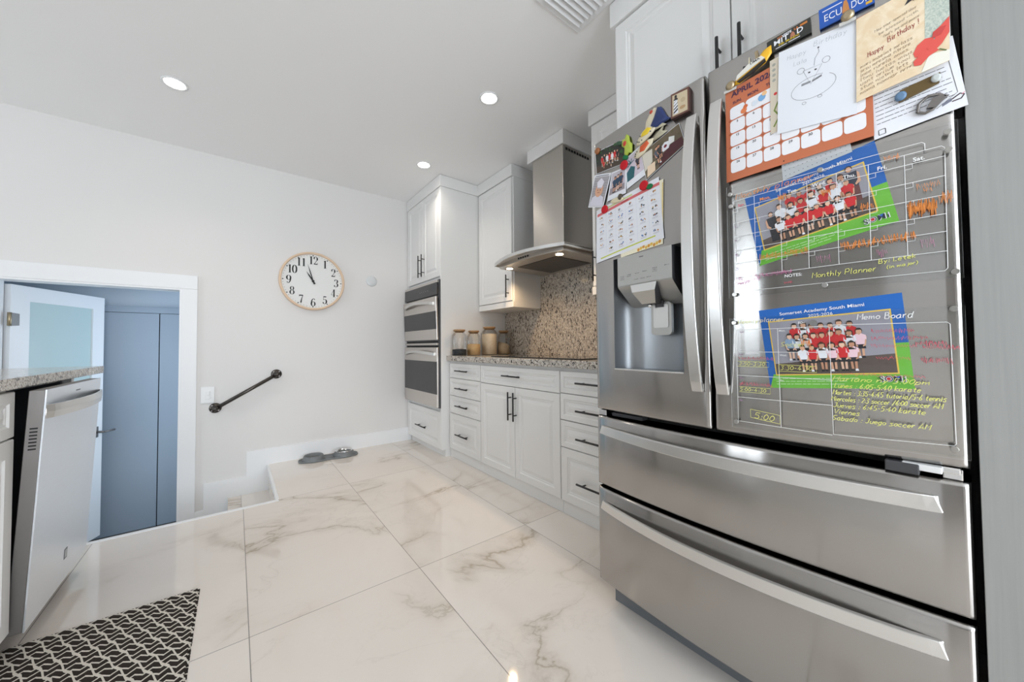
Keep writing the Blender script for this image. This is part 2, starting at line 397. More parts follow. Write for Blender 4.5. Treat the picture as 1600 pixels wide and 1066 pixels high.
# casing, jamb, baseboards
b = MB(); y0 = YW-0.016
b.box((-0.34, y0, LZ), (-0.246, YW-0.0005, 1.4895), m_trim, 0.002); b.box((-1.33, y0, 1.49), (-0.246, YW-0.0005, 1.598), m_trim, 0.002); b.box((-1.33, y0, LZ), (-1.235, YW-0.0005, 1.4895), m_trim, 0.002)
b.box((-0.352, y0+0.004, LZ), (-0.3401, YW+0.125, 1.477), m_trim); b.box((-1.2349, y0+0.004, LZ), (-1.223, YW+0.125, 1.477), m_trim); b.box((-1.2349, y0+0.004, 1.4771), (-0.3401, YW+0.125, 1.4899), m_trim)
struct(b, 'trim_2', 'white doorway casing')
b = MB()
b.prism([(1.53, -0.0), (1.53, 0.138), (0.08, 0.138), (0.08, -0.07), (-0.195, -0.07), (-0.195, -0.276), (-0.246, -0.276), (-0.246, LZ), (-0.04, LZ), (-0.04, -0.2345), (0.235, -0.2345), (0.235, 0.0)],
        YW-0.014, YW, m_trim, lambda a, z, h: (a, h, z))
struct(b, 'baseboard_back', 'white baseboard that steps down with the stairs')
b = MB(); b.box((-1.945, 3.9305, LZ), (-1.25, 3.94, LZ+0.12), m_trim); struct(b, 'baseboard_hall')

# ---------------------------------------------------------------- cabinet fronts
def front(mb, fn, w_, h_, fw=0.055, t=0.02, m=m_white):
    """raised-panel front; fn(u,v,d) -> world, d outward"""
    rings = [(0, 0), (0, t-0.003), (0.003, t), (fw, t), (fw+0.005, t-0.005), (fw+0.012, t-0.005), (fw+0.016, t-0.0075), (fw+0.020, t-0.0075), (fw+0.042, t-0.001)]
    vs = []
    for ins, d in rings:
        i = min(ins, w_/2-0.004, h_/2-0.004)
        vs.append([mb.bm.verts.new(Vector(fn(*p, d))) for p in ((i, i), (w_-i, i), (w_-i, h_-i), (i, h_-i))])
    k = mb.mi(m)
    for a in range(len(vs)-1):
        for j in range(4):
            f = mb.bm.faces.new([vs[a][j], vs[a][(j+1) % 4], vs[a+1][(j+1) % 4], vs[a+1][j]]); f.material_index = k
    mb.bm.faces.new(vs[-1]).material_index = k; mb.bm.faces.new(vs[0][::-1]).material_index = k
    return mb
def RX(x, y, z): return lambda u, v, d: (x-d, y+u, z+v)      # fronts facing the aisle from the fridge side
def bar_handle(parent, x, y, z, L, vert, face_x, sgn=-1, name='handle'):
    """bar pull: bar centre at x, posts back to face_x"""
    b = MB(); r = 0.0058
    if vert: b.tube([(x, y, z-L/2), (x, y, z+L/2)], r, m_black, 10)
    else: b.tube([(x, y-L/2, z), (x, y+L/2, z)], r, m_black, 10)
    for s in (-0.3, 0.3):
        p = (x, y, z+s*L) if vert else (x, y+s*L, z)
        b.tube([p, (face_x, p[1], p[2])], 0.0045, m_black, 8)
    return b.build(name, parent)

# tall oven cabinet
XT = 1.491; Y0, Y1 = 2.996, 3.80
t = thing('oven_cabinet', 'tall white cabinet holding the double oven, in the corner by the clock wall', 'cabinet', (1.85, 3.4, 0))
b = MB(); XB = XT+0.022
b.box((XT+0.003, Y0, 0.065), (2.24, Y0+0.02, 2.511), m_white, 0.001); b.box((XT+0.003, Y1-0.02, 0.065), (2.24, Y1, 2.511), m_white)
YA, YB = Y0+0.0201, Y1-0.0201
b.box((XB, YA, 1.648), (2.239, YB, 2.511), m_white); b.box((XB, YA, 0.066), (2.239, YB, 0.44), m_white); b.box((2.1, YA, 0.4401), (2.239, YB, 1.6479), m_white)
b.box((XT+0.02, YA, 1.636), (XB-0.0001, YB, 1.668), m_white); b.box((XT+0.02, YA, 0.416), (XB-0.0001, YB, 0.447), m_white)
b.build('body', t)
mid = (Y0+Y1)/2
for ya, yb, hy in ((Y0+0.0205, mid-0.0015, mid-0.04), (mid+0.0015, Y1-0.0205, mid+0.04)):
    d = front(MB(), RX(XB, ya, 1.672), yb-ya, 0.838).build('door', t)
    bar_handle(d, XT-0.032, hy, 1.828, 0.225, True, XT)
d = front(MB(), RX(XB, Y0+0.0205, 0.068), Y1-Y0-0.041, 0.345, 0.05).build('drawer', t)
bar_handle(d, XT-0.032, mid, 0.225, 0.24, False, XT)
MB().box((1.537, Y0+0.002, 0), (2.2, Y1, 0.066), m_white).build('toe_kick', t)
b = MB(); b.box((XT-0.006, Y0-0.008, 2.512), (2.24, Y1+0.005, 2.617), m_white, 0.002); b.build('crown', t)

# double wall oven
t = thing('wall_oven', 'stainless double wall oven with black glass in the tall cabinet', 'oven', (1.5, 3.4, 0.45))
OX = 1.458; oy0, oy1 = 3.006, 3.786
b = MB(); b.box((XT+0.0025, oy0+0.02, 0.452), (2.08, oy1-0.02, 1.634), m_gap); b.box((XT-0.012, oy0-0.004, 0.448), (XT+0.002, oy1+0.006, 1.640), m_dark_plastic, 0.002); b.build('housing', t)
b = MB(); b.box((OX, oy0+0.006, 1.497), (XT-0.01, oy1, 1.612), m_oven_glass, 0.002); b.box((OX+0.002, oy0+0.006, 1.612), (XT-0.01, oy1, 1.634), m_oven_steel, 0.002); 
for k in range(5): b.box((OX-0.0006, 3.2+0.045*k, 1.55), (OX, 3.215+0.045*k, 1.556), ink(150, 150, 150))
b.build('control_panel', t)
def oven_door(z0, z1, wz0, wz1, tilt):
    def fn(x, y, z): return (x - tilt*(z-z0)/(z1-z0), y, z)
    def bx(mb, lo, hi, m, bev=0.0):
        tmp = MB(); tmp.box(lo, hi, m, bev)
        for v in tmp.bm.verts: v.co = Vector(fn(*v.co))
        mb.merge(tmp.bm, m)
    b = MB(); bx(b, (OX, oy0, z0), (XT-0.014, oy1, z1), m_oven_steel, 0.003); d = b.build('door', t)
    b = MB(); bx(b, (OX-0.002, oy0+0.001, wz0), (OX+0.004, oy1-0.001, wz1), m_oven_glass, 0.001); b.build('window', d)
    # arched handle
    rows = []
    n = 20
    for i in range(n+1):
        s = i/n; y = oy0+0.05+(oy1-oy0-0.1)*s; a = sin(pi*s)
        zc = (z1-0.062)+0.022*a; x = OX-0.004-0.042*a**0.6 - tilt*0.85
        rows.append([(x-0.006, y, zc+0.013), (x-0.006, y, zc-0.013), (x+0.006, y, zc-0.013), (x+0.006, y, zc+0.013)])
    b = MB(); vs = b.grid(rows, m_steel_h, False, cyc=True); b.cap(vs[0], m_steel_h); b.cap(vs[-1], m_steel_h)
    b.build('handle', d)
oven_door(1.078, 1.480, 1.178, 1.345, 0.014)
oven_door(0.456, 1.008, 0.575, 0.876, 0.0)
b = MB()
for z in (1.018, 1.060):
    for k in range(24): b.box((XT-0.02, oy0+0.03+k*0.030, z-0.006), (XT-0.008, oy0+0.052+k*0.030, z+0.006), m_gap)
b.box((OX+0.004, oy0+0.01, 1.029), (XT-0.01, oy1, 1.049), m_oven_steel, 0.002)
b.build('vent', t)

# base cabinets
XF = 1.565; BX = XF+0.021
def base_cab(name, label, ya, yb, fronts, handles, grp='white base cabinets under the granite counter'):
    t = thing(name, label, 'cabinet', ((XF+2.2)/2, (ya+yb)/2, 0), grp)
    MB().box((BX, ya, 0.088), (2.228, yb, 0.883), m_white).build('body', t)
    for kind, u0, u1, z0, z1, hs in fronts:
        fw = 0.05 if (z1-z0) > 0.3 else 0.03
        d = front(MB(), RX(BX, u0, z0), u1-u0, z1-z0, fw).build(kind, t)
        hy, hz, L, vert = hs
        bar_handle(d, XF-0.031, hy, hz, L, vert, XF)
    MB().box((1.588, ya, 0), (2.2, yb, 0.089), m_white).build('toe_kick', t)
    return t
g = 0.0023
base_cab('drawer_cabinet', 'white four-drawer base cabinet beside the tall oven cabinet', 2.448, 2.992,
    [('drawer', 2.45+g, 2.97, 0.729+g, 0.862, (2.715, 0.80, 0.205, False)), ('drawer', 2.45+g, 2.97, 0.568+g, 0.729-g, (2.715, 0.645, 0.205, False)),
     ('drawer', 2.45+g, 2.97, 0.409+g, 0.568-g, (2.715, 0.490, 0.205, False)), ('drawer', 2.45+g, 2.97, 0.085, 0.409-g, (2.715, 0.238, 0.205, False))], None)
base_cab('door_cabinet', 'white base cabinet with one wide drawer above two doors', 1.552, 2.446,
    [('drawer', 1.554, 2.444, 0.723+g, 0.862, (2.01, 0.80, 0.205, False)), ('door', 2.0+g, 2.444, 0.085, 0.723-g, (2.038, 0.588, 0.2, True)),
     ('door', 1.554, 2.0-g, 0.085, 0.723-g, (1.978, 0.588, 0.2, True))], None)
base_cab('drawer_cabinet', 'white four-drawer base cabinet right beside the refrigerator', 1.01, 1.550,
    [('drawer', 1.013, 1.548, 0.729+g, 0.862, (1.295, 0.80, 0.205, False)), ('drawer', 1.013, 1.548, 0.568+g, 0.729-g, (1.295, 0.641, 0.205, False)),
     ('drawer', 1.013, 1.548, 0.405+g, 0.568-g, (1.295, 0.481, 0.205, False)), ('drawer', 1.013, 1.548, 0.085, 0.405-g, (1.295, 0.228, 0.205, False))], None)
b = MB(); b.box((1.545, 1.006, 0.884), (2.228, 2.993, 0.930), m_granite, 0.004)
tag(b.build('countertop'), 'speckled granite countertop over the white base cabinets beside the oven', 'countertop')
b = MB(); b.box((2.230, 1.006, 0.931), (2.249, 2.994, 1.80), m_splash)
tag(b.build('backsplash'), 'tall speckled granite backsplash slab behind the cooktop', 'backsplash')
t = thing('cooktop', 'flat black glass cooktop set in the granite counter', 'cooktop', (1.9, 1.9, 0.93))
b = MB(); b.box((1.612, 1.42, 0.9302), (2.13, 2.36, 0.9375), m_cook, 0.002); b.build('glass_top', t)
for cx, cyy, rr in ((1.75, 1.62, 0.085), (1.98, 1.62, 0.07), (1.78, 2.15, 0.11), (1.99, 2.17, 0.07)):
    b = MB(); n = 40
    rows = [[(cx+r*cos(2*pi*i/n), cyy+r*sin(2*pi*i/n), 0.9377) for i in range(n)] for r in (rr, rr+0.003)]
    b.grid(rows, ink(70, 70, 72), False, cyc=True); b.build('burner_ring', t)

# jars
def jar(x, y, r, hb, label, fill, fm, slope=0.0):
    z = 0.9302
    t = thing('glass_jar', label, 'jar', (x, y, z), 'glass storage jars on the counter')
    b = MB(); b.lathe([(r*0.9, 0), (r, 0.008), (r, hb-0.045), (r*0.93, hb-0.028), (r*0.68, hb-0.008), (r*0.68, hb+0.004)], m_jarglass, (x, y, z), seg=36); b.build('glass', t)
    b = MB(); R2 = r*0.965; n = 32; zt = z+fill
    rows = [[(x+R2*cos(2*pi*i/n), y+R2*sin(2*pi*i/n), z+0.006) for i in range(n)], [(x+R2*cos(2*pi*i/n), y+R2*sin(2*pi*i/n), zt+slope*cos(2*pi*i/n)*-1) for i in range(n)]]
    rows.append([(x+R2*0.4*cos(2*pi*i/n), y+R2*0.4*sin(2*pi*i/n), zt+0.004-slope*0.4*cos(2*pi*i/n)) for i in range(n)])
    vs = b.grid(rows, fm, True, cyc=True); b.cap(vs[0], fm, True); b.cap(vs[-1], fm); b.build('contents', t)
    b = MB(); b.lathe([(r*0.60, hb-0.01), (r*0.64, hb), (r*0.80, hb+0.002), (r*0.82, hb+0.014), (r*0.80, hb+0.018)], m_lid, (x, y, z), seg=36); b.build('lid', t)
jar(1.622, 2.885, 0.066, 0.222, 'glass jar nearly empty with a dark layer at the bottom', 0.058, food('dark_beans', (0.01, 0.012, 0.015), (0.05, 0.06, 0.07), 220))
jar(1.777, 2.885, 0.063, 0.215, 'glass jar half full of orange-brown grains', 0.105, food('amber_grain', (0.70, 0.44, 0.20), (0.84, 0.58, 0.30), 260))
jar(1.955, 2.885, 0.074, 0.255, 'tallest glass jar, full of pale beige flour or grain', 0.203, food('pale_flour', (0.86, 0.70, 0.50), (0.92, 0.78, 0.60), 60))
jar(2.128, 2.885, 0.061, 0.222, 'glass jar holding a sloping heap of beige seeds, nearest the backsplash', 0.105, food('seeds', (0.56, 0.42, 0.26), (0.86, 0.70, 0.50), 200), 0.022)

# wall cabinets
def wall_cab(label, ya, yb, handle_y):
    t = thing('wall_cabinet', label, 'cabinet', (2.07, (ya+yb)/2, 1.36), 'white wall cabinets beside the hood')
    MB().box((1.921, ya, 1.41), (2.228, yb, 2.515), m_white).build('body', t)
    d = front(MB(), RX(1.920, ya+0.012, 1.414), yb-ya-0.024, 1.092).build('door', t)
    bar_handle(d, 1.868, handle_y, 1.543, 0.2, True, 1.9)
    MB().box((1.906, ya, 1.357), (2.228, yb, 1.4098), m_white, 0.002).build('light_rail', t)
    MB().box((1.893, ya-0.006 if ya > 2 else ya, 2.512), (2.24, yb if ya > 2 else yb+0.006, 2.617), m_white, 0.002).build('crown', t)
wall_cab('white wall cabinet between the tall oven cabinet and the range hood', 2.44, 2.992, 2.495)
wall_cab('white wall cabinet mostly hidden between range hood and refrigerator', 1.004, 1.568, 1.53)

# range hood
t = thing('range_hood', 'stainless chimney range hood with curved canopy above the cooktop', 'range hood', (2.0, 2.0, 1.66))
b = MB(); b.box((1.9, 1.822, 1.69), (2.228, 2.158, 2.512), m_steel_hood, 0.002)
for k in range(9): b.box((1.93+0.03*k, 1.8205, 2.478), (1.952+0.03*k, 1.8215, 2.497), m_gap)
b.build('chimney', t)
def bow(y, amt): s = (y-2.025)/0.40; return amt*(1-s*s)
b = MB(); n = 24; ys = [1.625+0.8*i/n for i in range(n+1)]
ring = [(1.70-bow(y, 0.10), y) for y in ys] + [(2.228, 2.425), (2.228, 1.625)]
b.prism(ring, 1.690, 1.700, m_hoodflat, lambda a, c, h: (a, c, h))
for i in range(n):   # glass-like curved lip
    ya, yb = ys[i], ys[i+1]
    b.face([(1.699-bow(ya, 0.10), ya, 1.677), (1.699-bow(yb, 0.10), yb, 1.677), (1.699-bow(yb, 0.10), yb, 1.699), (1.699-bow(ya, 0.10), ya, 1.699)], m_steel_h, True)
    b.face([(1.709-bow(ya, 0.10), ya, 1.677), (1.709-bow(yb, 0.10), yb, 1.677), (1.699-bow(yb, 0.10), yb, 1.677), (1.699-bow(ya, 0.10), ya, 1.677)], m_steel_h)
b.box((1.70, 1.625, 1.677), (2.228, 1.633, 1.695), m_steel_h); b.box((1.70, 2.417, 1.677), (2.228, 2.425, 1.695), m_steel_h)
b.build('canopy', t)
b = MB(); ring = [(1.735-bow(y, 0.055), y) for y in [1.66+0.73*i/16 for i in range(17)]] + [(2.226, 2.40), (2.226, 1.65)]
b.prism(ring, 1.655, 1.690, m_hoodflat, lambda a, c, h: (a, c, h)); b.build('underside', t)
b = MB(); b.box((1.80, 1.80, 1.6515), (2.17, 2.24, 1.6548), pm('filter_mesh', (0.10, 0.085, 0.07), 0.4, 0.8))
for k in range(20): b.box((1.81+0.018*k, 1.81, 1.6508), (1.814+0.018*k, 2.23, 1.6516), m_steel_side)
b.build('filter', t)
b = MB()
for k in range(5): b.box((1.6785, 1.965+0.026*k, 1.668), (1.6795, 1.983+0.026*k, 1.681), m_ink)
b.build('button_row', t)
for yy in (1.74, 2.31):
    b = MB(); b.lathe([(0.034, 0), (0.034, 0.006)], m_chrome, (1.77, yy, 1.649), seg=24); l = b.build('lamp_ring', t)
    b = MB(); b.lathe([(0.026, 0), (0.026, 0.002)], m_hoodlamp, (1.77, yy, 1.6468), seg=24); b.build('bulb', l)
    d = bpy.data.lights.new('hood_light', 'SPOT'); d.energy = 9; d.color = (1.0, 0.68, 0.38); d.spot_size = 2.6; d.spot_blend = 0.8; d.shadow_soft_size = 0.02
    o = bpy.data.objects.new('hood_light', d); C.objects.link(o); o.location = (1.77, yy, 1.64)
b = MB(); b.box((1.889, 1.808, 2.512), (2.24, 2.215, 2.618), m_white, 0.002)
tag(b.build('hood_soffit'), 'small white boxed soffit joining the hood chimney to the ceiling', 'soffit')

# cabinet over the fridge and side panels
t = thing('fridge_cabinet', 'white cabinet with two doors above the refrigerator', 'cabinet', (1.8, 0.5, 1.9))
MB().box((1.407, 0.002, 1.90), (2.24, 1.0, 2.55), m_white).build('body', t)
for ya, yb, hy in ((0.5+g, 0.984, 0.536), (0.014, 0.5-g, 0.464)):
    d = front(MB(), RX(1.405, ya, 1.905), yb-ya, 0.592).build('door', t); bar_handle(d, 1.354, hy, 2.02, 0.2, True, 1.385)
MB().box((1.375, 0.0, 2.503), (2.24, 1.006, 2.617), m_white, 0.002).build('crown', t)
b = MB(); b.box((1.385, 0.986, 0.0), (2.24, 1.002, 1.899), m_white); tag(b.build('end_panel'), 'narrow white end panel between refrigerator and base cabinets', 'panel')
b = MB(); b.box((1.150, -0.9, 0), (2.24, -0.002, H-0.002), m_panelgrey, 0.001)
tag(b.build('pantry_panel'), 'tall plain grey panel beside the refrigerator', 'panel')

# ---------------------------------------------------------------- refrigerator
XL, BUL, YC, HW = 1.1456, 0.0337, 0.47, 0.46
def xf(y): u = (y-YC)/HW; return XL-BUL*(1-u*u)
def S(s, z, off=0.0):
    """point over the curved refrigerator front: s = -y runs to the right as seen, off = distance in front"""
    y = -s; dx = BUL*2*(y-YC)/HW**2; n = Vector((-1, dx, 0)).normalized()
    return Vector((xf(y), y, z)) + n*off
fr = thing('refrigerator', 'large stainless french-door refrigerator with two bottom drawers', 'refrigerator', (1.6, 0.47, 0))
b = MB(); b.box((1.235, 0.022, 0.05), (1.95, 0.92, 1.80), pm('fridge_case', (0.05, 0.05, 0.052), 0.5, 0.3)); b.box((1.21, 0.04, 0.0), (1.90, 0.90, 0.085), pm('base_grille_grey', (0.17, 0.185, 0.20), 0.5)); b.build('body', fr)
def curved_panel(ya, yb, z0, z1, hole=None, rad=0.012, thick=0.075):
    """hole=(y0,y1,z0,z1)"""
    mb = MB(); n = 18
    ys = [ya+(yb-ya)*i/n for i in range(n+1)]; zs = [z0, z1]
    if hole:
        ys = sorted(set([y for y in ys if not any(abs(y-h) < 0.012 for h in hole[:2])] + list(hole[:2]))); zs = [z0, hole[2], hole[3], z1]
    # z profile with small rounding at top and bottom
    prof = [(z0, 0.010), (z0+0.003, 0.003), (z0+0.010, 0.0)] + [(z, 0.0) for z in zs[1:-1]] + [(z1-0.010, 0.0), (z1-0.003, 0.003), (z1, 0.010)]
    cols = [(ys[0], 0.016), (ys[0]+0.0015, 0.008), (ys[0]+0.006, 0.002), (ys[0]+0.014, 0.0)] + [(y, 0.0) for y in ys[1:-1] if ys[0]+0.016 < y < ys[-1]-0.016] + [(ys[-1]-0.014, 0.0), (ys[-1]-0.006, 0.002), (ys[-1]-0.0015, 0.008), (ys[-1], 0.016)]
    rows = [[tuple(S(-y, z, -max(d, dz))) for y, d in cols] for z, dz in prof]
    zi = [i for i, (z, _) in enumerate(prof) if hole and abs(z-hole[2]) < 1e-6]
    zj = [i for i, (z, _) in enumerate(prof) if hole and abs(z-hole[3]) < 1e-6]
    def skip(i, j):
        return bool(hole) and zi[0] <= i < zj[0] and hole[0]-1e-6 <= cols[j][0] and cols[j+1][0] <= hole[1]+1e-6
    rr = [[(p[0], p[1], p[2]) for p in r] for r in rows]
    vs = mb.grid(rr, m_steel, True, skip)
    k = mb.mi(m_steel_side); bk = XL+thick
    def back(v): return mb.bm.verts.new((bk, v.co.y, v.co.z))
    bb = {}
    per = vs[0][:] + [r[-1] for r in vs[1:]] + vs[-1][-2::-1] + [r[0] for r in vs[-2:0:-1]]
    bv = [back(v) for v in per]
    for i in range(len(per)):
        j = (i+1) % len(per); f = mb.bm.faces.new([per[i], per[j], bv[j], bv[i]]); f.material_index = mb.mi(m_steel)
    return mb
# doors
DZ0, DZ1 = 0.7664, 1.8357
hole = (0.557, 0.829, 0.930, 1.342)
dl = curved_panel(0.478, 0.930, DZ0, DZ1, hole).build('door', fr, label='left door with the water dispenser')
dr = curved_panel(0.0065, 0.470, DZ0, DZ1).build('door', fr, label='right door with the memo boards')
# dispenser recess (concave)
pl = [(0.829, 0.0), (0.826, 0.045), (0.80, 0.078), (0.76, 0.094), (0.70, 0.102), (0.64, 0.102), (0.585, 0.092), (0.562, 0.05), (0.557, 0.0)]
b = MB()
rows = [[tuple(S(-y, z, -d)) for y, d in pl] for z in (hole[2], hole[3])]
b.grid(rows, m_disp_in, True)
for z in (hole[2], hole[3]): b.face([tuple(S(-y, z, -d)) for y, d in pl], m_disp_in)
# raised lip round the opening
lip = 0.004
for (ya, za, yb, zb) in ((0.557, 0.930, 0.829, 0.930),):
    b.grid([[tuple(S(-(ya+(yb-ya)*i/8), za-0.004, 0.0008)) for i in range(9)], [tuple(S(-(ya+(yb-ya)*i/8), za+0.001, 0.003)) for i in range(9)], [tuple(S(-(ya+(yb-ya)*i/8), za+0.001, -0.01)) for i in range(9)]], m_steel_h)
b.build('dispenser_recess', dl, recalc=False)
b = MB(); prof = [(0.0035, 1.342), (0.0035, 1.236), (0.002, 1.231), (-0.078, 1.160), (-0.10, 1.160), (-0.10, 1.342)]
rows = [[tuple(S(-y, z, d)) for d, z in prof] for y in (0.806, 0.75, 0.70, 0.65, 0.588)]
vs = b.grid(rows, m_disp_panel, False, cyc=True); b.cap(vs[0], m_dark_plastic); b.cap(vs[-1], m_dark_plastic)
b.build('dispenser_panel', dl)
b = MB()
k = b.mi(m_steel_h)
tp = [(0.746, 1.231, 0.004), (0.645, 1.231, 0.004), (0.648, 1.212, 0.004), (0.742, 1.212, 0.004)]
q = [(0.748, 1.232, 0.005), (0.643, 1.232, 0.005), (0.650, 1.205, 0.005), (0.741, 1.205, 0.005)]
lo_ = [(0.672, 1.167, -0.03), (0.718, 1.167, -0.03)]
b.face([tuple(S(-y, z, d)) for y, z, d in q], m_steel_h)
b.face([tuple(S(-q[3][0], q[3][1], 0.005)), tuple(S(-q[2][0], q[2][1], 0.005)), tuple(S(-0.668, 1.163, -0.025)), tuple(S(-0.722, 1.163, -0.025))], m_disp_panel)
b.face([tuple(S(-0.643, 1.232, 0.005)), tuple(S(-0.643, 1.232, -0.07)), tuple(S(-0.668, 1.163, -0.07)), tuple(S(-0.668, 1.163, -0.025)), tuple(S(-0.650, 1.205, 0.005))], m_dark_plastic)
b.face([tuple(S(-0.748, 1.232, 0.005)), tuple(S(-0.748, 1.232, -0.07)), tuple(S(-0.722, 1.163, -0.07)), tuple(S(-0.722, 1.163, -0.025)), tuple(S(-0.741, 1.205, 0.005))], m_dark_plastic)
b.face([tuple(S(-0.668, 1.163, -0.07)), tuple(S(-0.722, 1.163, -0.07)), tuple(S(-0.722, 1.163, -0.025)), tuple(S(-0.668, 1.163, -0.025))], m_dark_plastic)
b.tube([S(-0.70, 1.166, -0.04), S(-0.70, 1.150, -0.04)], 0.007, m_chrome, 12)
b.build('spout', dl, recalc=False)
def rounded(y0, y1, z0, z1, r, n=6):
    pts = []
    for cx, cz, a0 in ((y1-r, z1-r, 0), (y0+r, z1-r, 90), (y0+r, z0+r, 180), (y1-r, z0+r, 270)):
        for i in range(n+1):
            a = radians(a0+90*i/n); pts.append((cx+r*cos(a), cz+r*sin(a)))
    return pts
b = MB(); b.prism(rounded(0.632, 0.712, 1.052, 1.168, 0.014), -0.075, -0.062, m_disp_panel, lambda a, z, h: S(-a, z, h))
b.prism(rounded(0.643, 0.701, 1.078, 1.160, 0.006), -0.062, -0.0595, m_steel_h, lambda a, z, h: S(-a, z, h))
b.prism([(0.66, 1.15), (0.69, 1.15), (0.69, 1.175), (0.66, 1.175)], -0.10, -0.055, m_dark_plastic, lambda a, z, h: S(-a, z, h))
b.build('paddle', dl)
# small printed marks of the control panel
# door handles
def door_handle(par, yc, z0, z1):
    b = MB(); n = 28; rows = []
    for i in range(n+1):
        s = i/n; z = z0+(z1-z0)*s; a = sin(pi*s); off = 0.014+0.048*a**0.75; hw = 0.0165
        th = 0.011
        rows.append([tuple(S(-(yc+hw), z, off)), tuple(S(-(yc-hw), z, off)), tuple(S(-(yc-hw), z, off-th)), tuple(S(-(yc+hw), z, off-th))])
    vs = b.grid(rows, m_steel_h, False, cyc=True); b.cap(vs[0], m_steel_h); b.cap(vs[-1], m_steel_h)
    for z in (z0+0.012, z1-0.012):
        b.prism(rounded(yc-0.013, yc+0.013, z-0.012, z+0.012, 0.004), -0.002, 0.012, m_steel_h, lambda a, zz, h: S(-a, zz, h))
    o = b.build('handle', par)
    md = o.modifiers.new('bevel', 'BEVEL'); md.width = 0.003; md.segments = 2; md.limit_method = 'ANGLE'
door_handle(dl, 0.511, 0.876, 1.722); door_handle(dr, 0.4405, 0.874, 1.728)
# drawers
for z0, z1, hz in ((0.4719, 0.7398, 0.689), (0.0991, 0.4595, 0.397)):
    d = curved_panel(0.0065, 0.930, z0, z1).build('drawer', fr)
    b = MB(); n = 40; rows = []
    for i in range(n+1):
        s = i/n; y = 0.050+(0.902-0.050)*s; a = sin(pi*s); off = 0.008+0.036*a**0.8; hh = 0.0165+0.001*a
        sk = 0.010*(1 if s < 0.5 else -1)*max(0, 1-min(s, 1-s)*14)
        rows.append([tuple(S(-(y+sk*0.6), hz+hh, off)), tuple(S(-(y-sk*0.6), hz-hh, off)), tuple(S(-y, hz-hh, max(off-0.012, -0.001))), tuple(S(-y, hz+hh, max(off-0.012, -0.001)))])
    vs = b.grid(rows, m_steel_h, False, cyc=True); b.cap(vs[0], m_steel_h); b.cap(vs[-1], m_steel_h)
    o = b.build('handle', d); md = o.modifiers.new('bevel', 'BEVEL'); md.width = 0.0025; md.segments = 2; md.limit_method = 'ANGLE'
# lower hinges in the gap under the doors
b = MB(); b.box((1.125, 0.075, 0.742), (1.235, 0.125, 0.764), m_dark_plastic, 0.002); b.box((1.150, 0.018, 0.7405), (1.235, 0.045, 0.763), m_chrome, 0.002)
b.box((1.128, 0.044, 0.752), (1.150, 0.10, 0.7655), m_plastic, 0.002); b.box((1.146, 0.02, 0.752), (1.17, 0.046, 0.7655), m_chrome, 0.003)
b.build('hinge', fr)
b = MB(); b.box((1.150, 0.885, 0.742), (1.235, 0.922, 0.763), m_chrome, 0.002); b.box((1.165, 0.74, 0.742), (1.235, 0.87, 0.756), m_dark_plastic, 0.002); b.build('hinge', fr)
b = MB(); b.box((1.20, 0.03, 0.7415), (1.236, 0.91, 0.7655), m_gap); b.box((1.20, 0.03, 0.4605), (1.236, 0.91, 0.471), m_gap); b.build('gasket', fr)


# ---------------------------------------------------------------- peninsula and dishwasher
def LX(x, y, z): return lambda u, v, d: (x+d, y-u, z+v)      # fronts facing the aisle from the peninsula side
PZ = 0.893
b = MB(); b.box((-1.35, -0.2, PZ), (-0.556, 2.845, 0.930), m_granite, 0.003)
tag(b.build('countertop'), 'granite peninsula countertop above the open dishwasher', 'countertop')
t = thing('peninsula_cabinet', 'off-white peninsula base cabinet with drawer above door, left of the dishwasher', 'cabinet', (-0.9, 1.6, 0))
MB().box((-1.22, -0.15, 0.098), (-0.591, 1.93, PZ-0.001), m_white).build('body', t)
for ya, yb in ((1.395, 1.925), (0.86, 1.39)):
    front(MB(), LX(-0.590, yb, 0.735), yb-ya-0.004, 0.148, 0.035).build('drawer', t)
    front(MB(), LX(-0.590, yb, 0.105), yb-ya-0.004, 0.624, 0.055).build('door', t)
MB().box((-1.2, -0.15, 0), (-0.635, 1.93, 0.0975), m_white).build('toe_kick', t)
b = MB(); b.box((-1.22, 2.555, 0.0), (-0.60, 2.59, PZ-0.001), m_white); b.box((-1.24, 1.932, 0.0), (-1.222, 2.59, PZ-0.001), m_white)
tag(b.build('end_panel'), 'white peninsula end panel behind the dishwasher', 'panel')
t = thing('dishwasher', 'stainless dishwasher with its door hanging slightly open, under the peninsula countertop', 'dishwasher', (-0.9, 2.24, 0))
b = MB(); b.box((-1.20, 1.945, 0.05), (-0.625, 1.955, 0.885), m_dark_plastic); b.box((-1.20, 2.53, 0.05), (-0.625, 2.542, 0.885), m_dark_plastic)
b.box((-1.20, 1.955, 0.875), (-0.625, 2.53, 0.885), m_dark_plastic); b.box((-1.20, 1.955, 0.05), (-1.19, 2.53, 0.875), m_steel_side); b.box((-1.20, 1.955, 0.02), (-0.64, 2.53, 0.09), m_gap)
b.box((-0.70, 1.945, 0.80), (-0.60, 1.955, 0.87), m_steel_side, 0.002); b.build('tub', t)
dy0, dy1, dz0, dz1 = 1.938, 2.548, 0.088, 0.882
def dwf(x, y, z): return (x + (z-dz0)/(dz1-dz0)*0.036, y, z - 0.0)
def dbx(mb, lo, hi, m, bev=0.0):
    q = MB(); q.box(lo, hi, m, bev)
    for v in q.bm.verts: v.co = Vector(dwf(*v.co))
    mb.merge(q.bm, m)
b = MB(); dbx(b, (-0.583, dy0, dz0), (-0.548, dy1, dz1), m_steel_side, 0.002); dbx(b, (-0.548, dy0-0.001, dz0-0.002), (-0.543, dy1+0.001, dz1+0.001), m_steel_dw, 0.001)
dd = b.build('door', t)
b = MB()
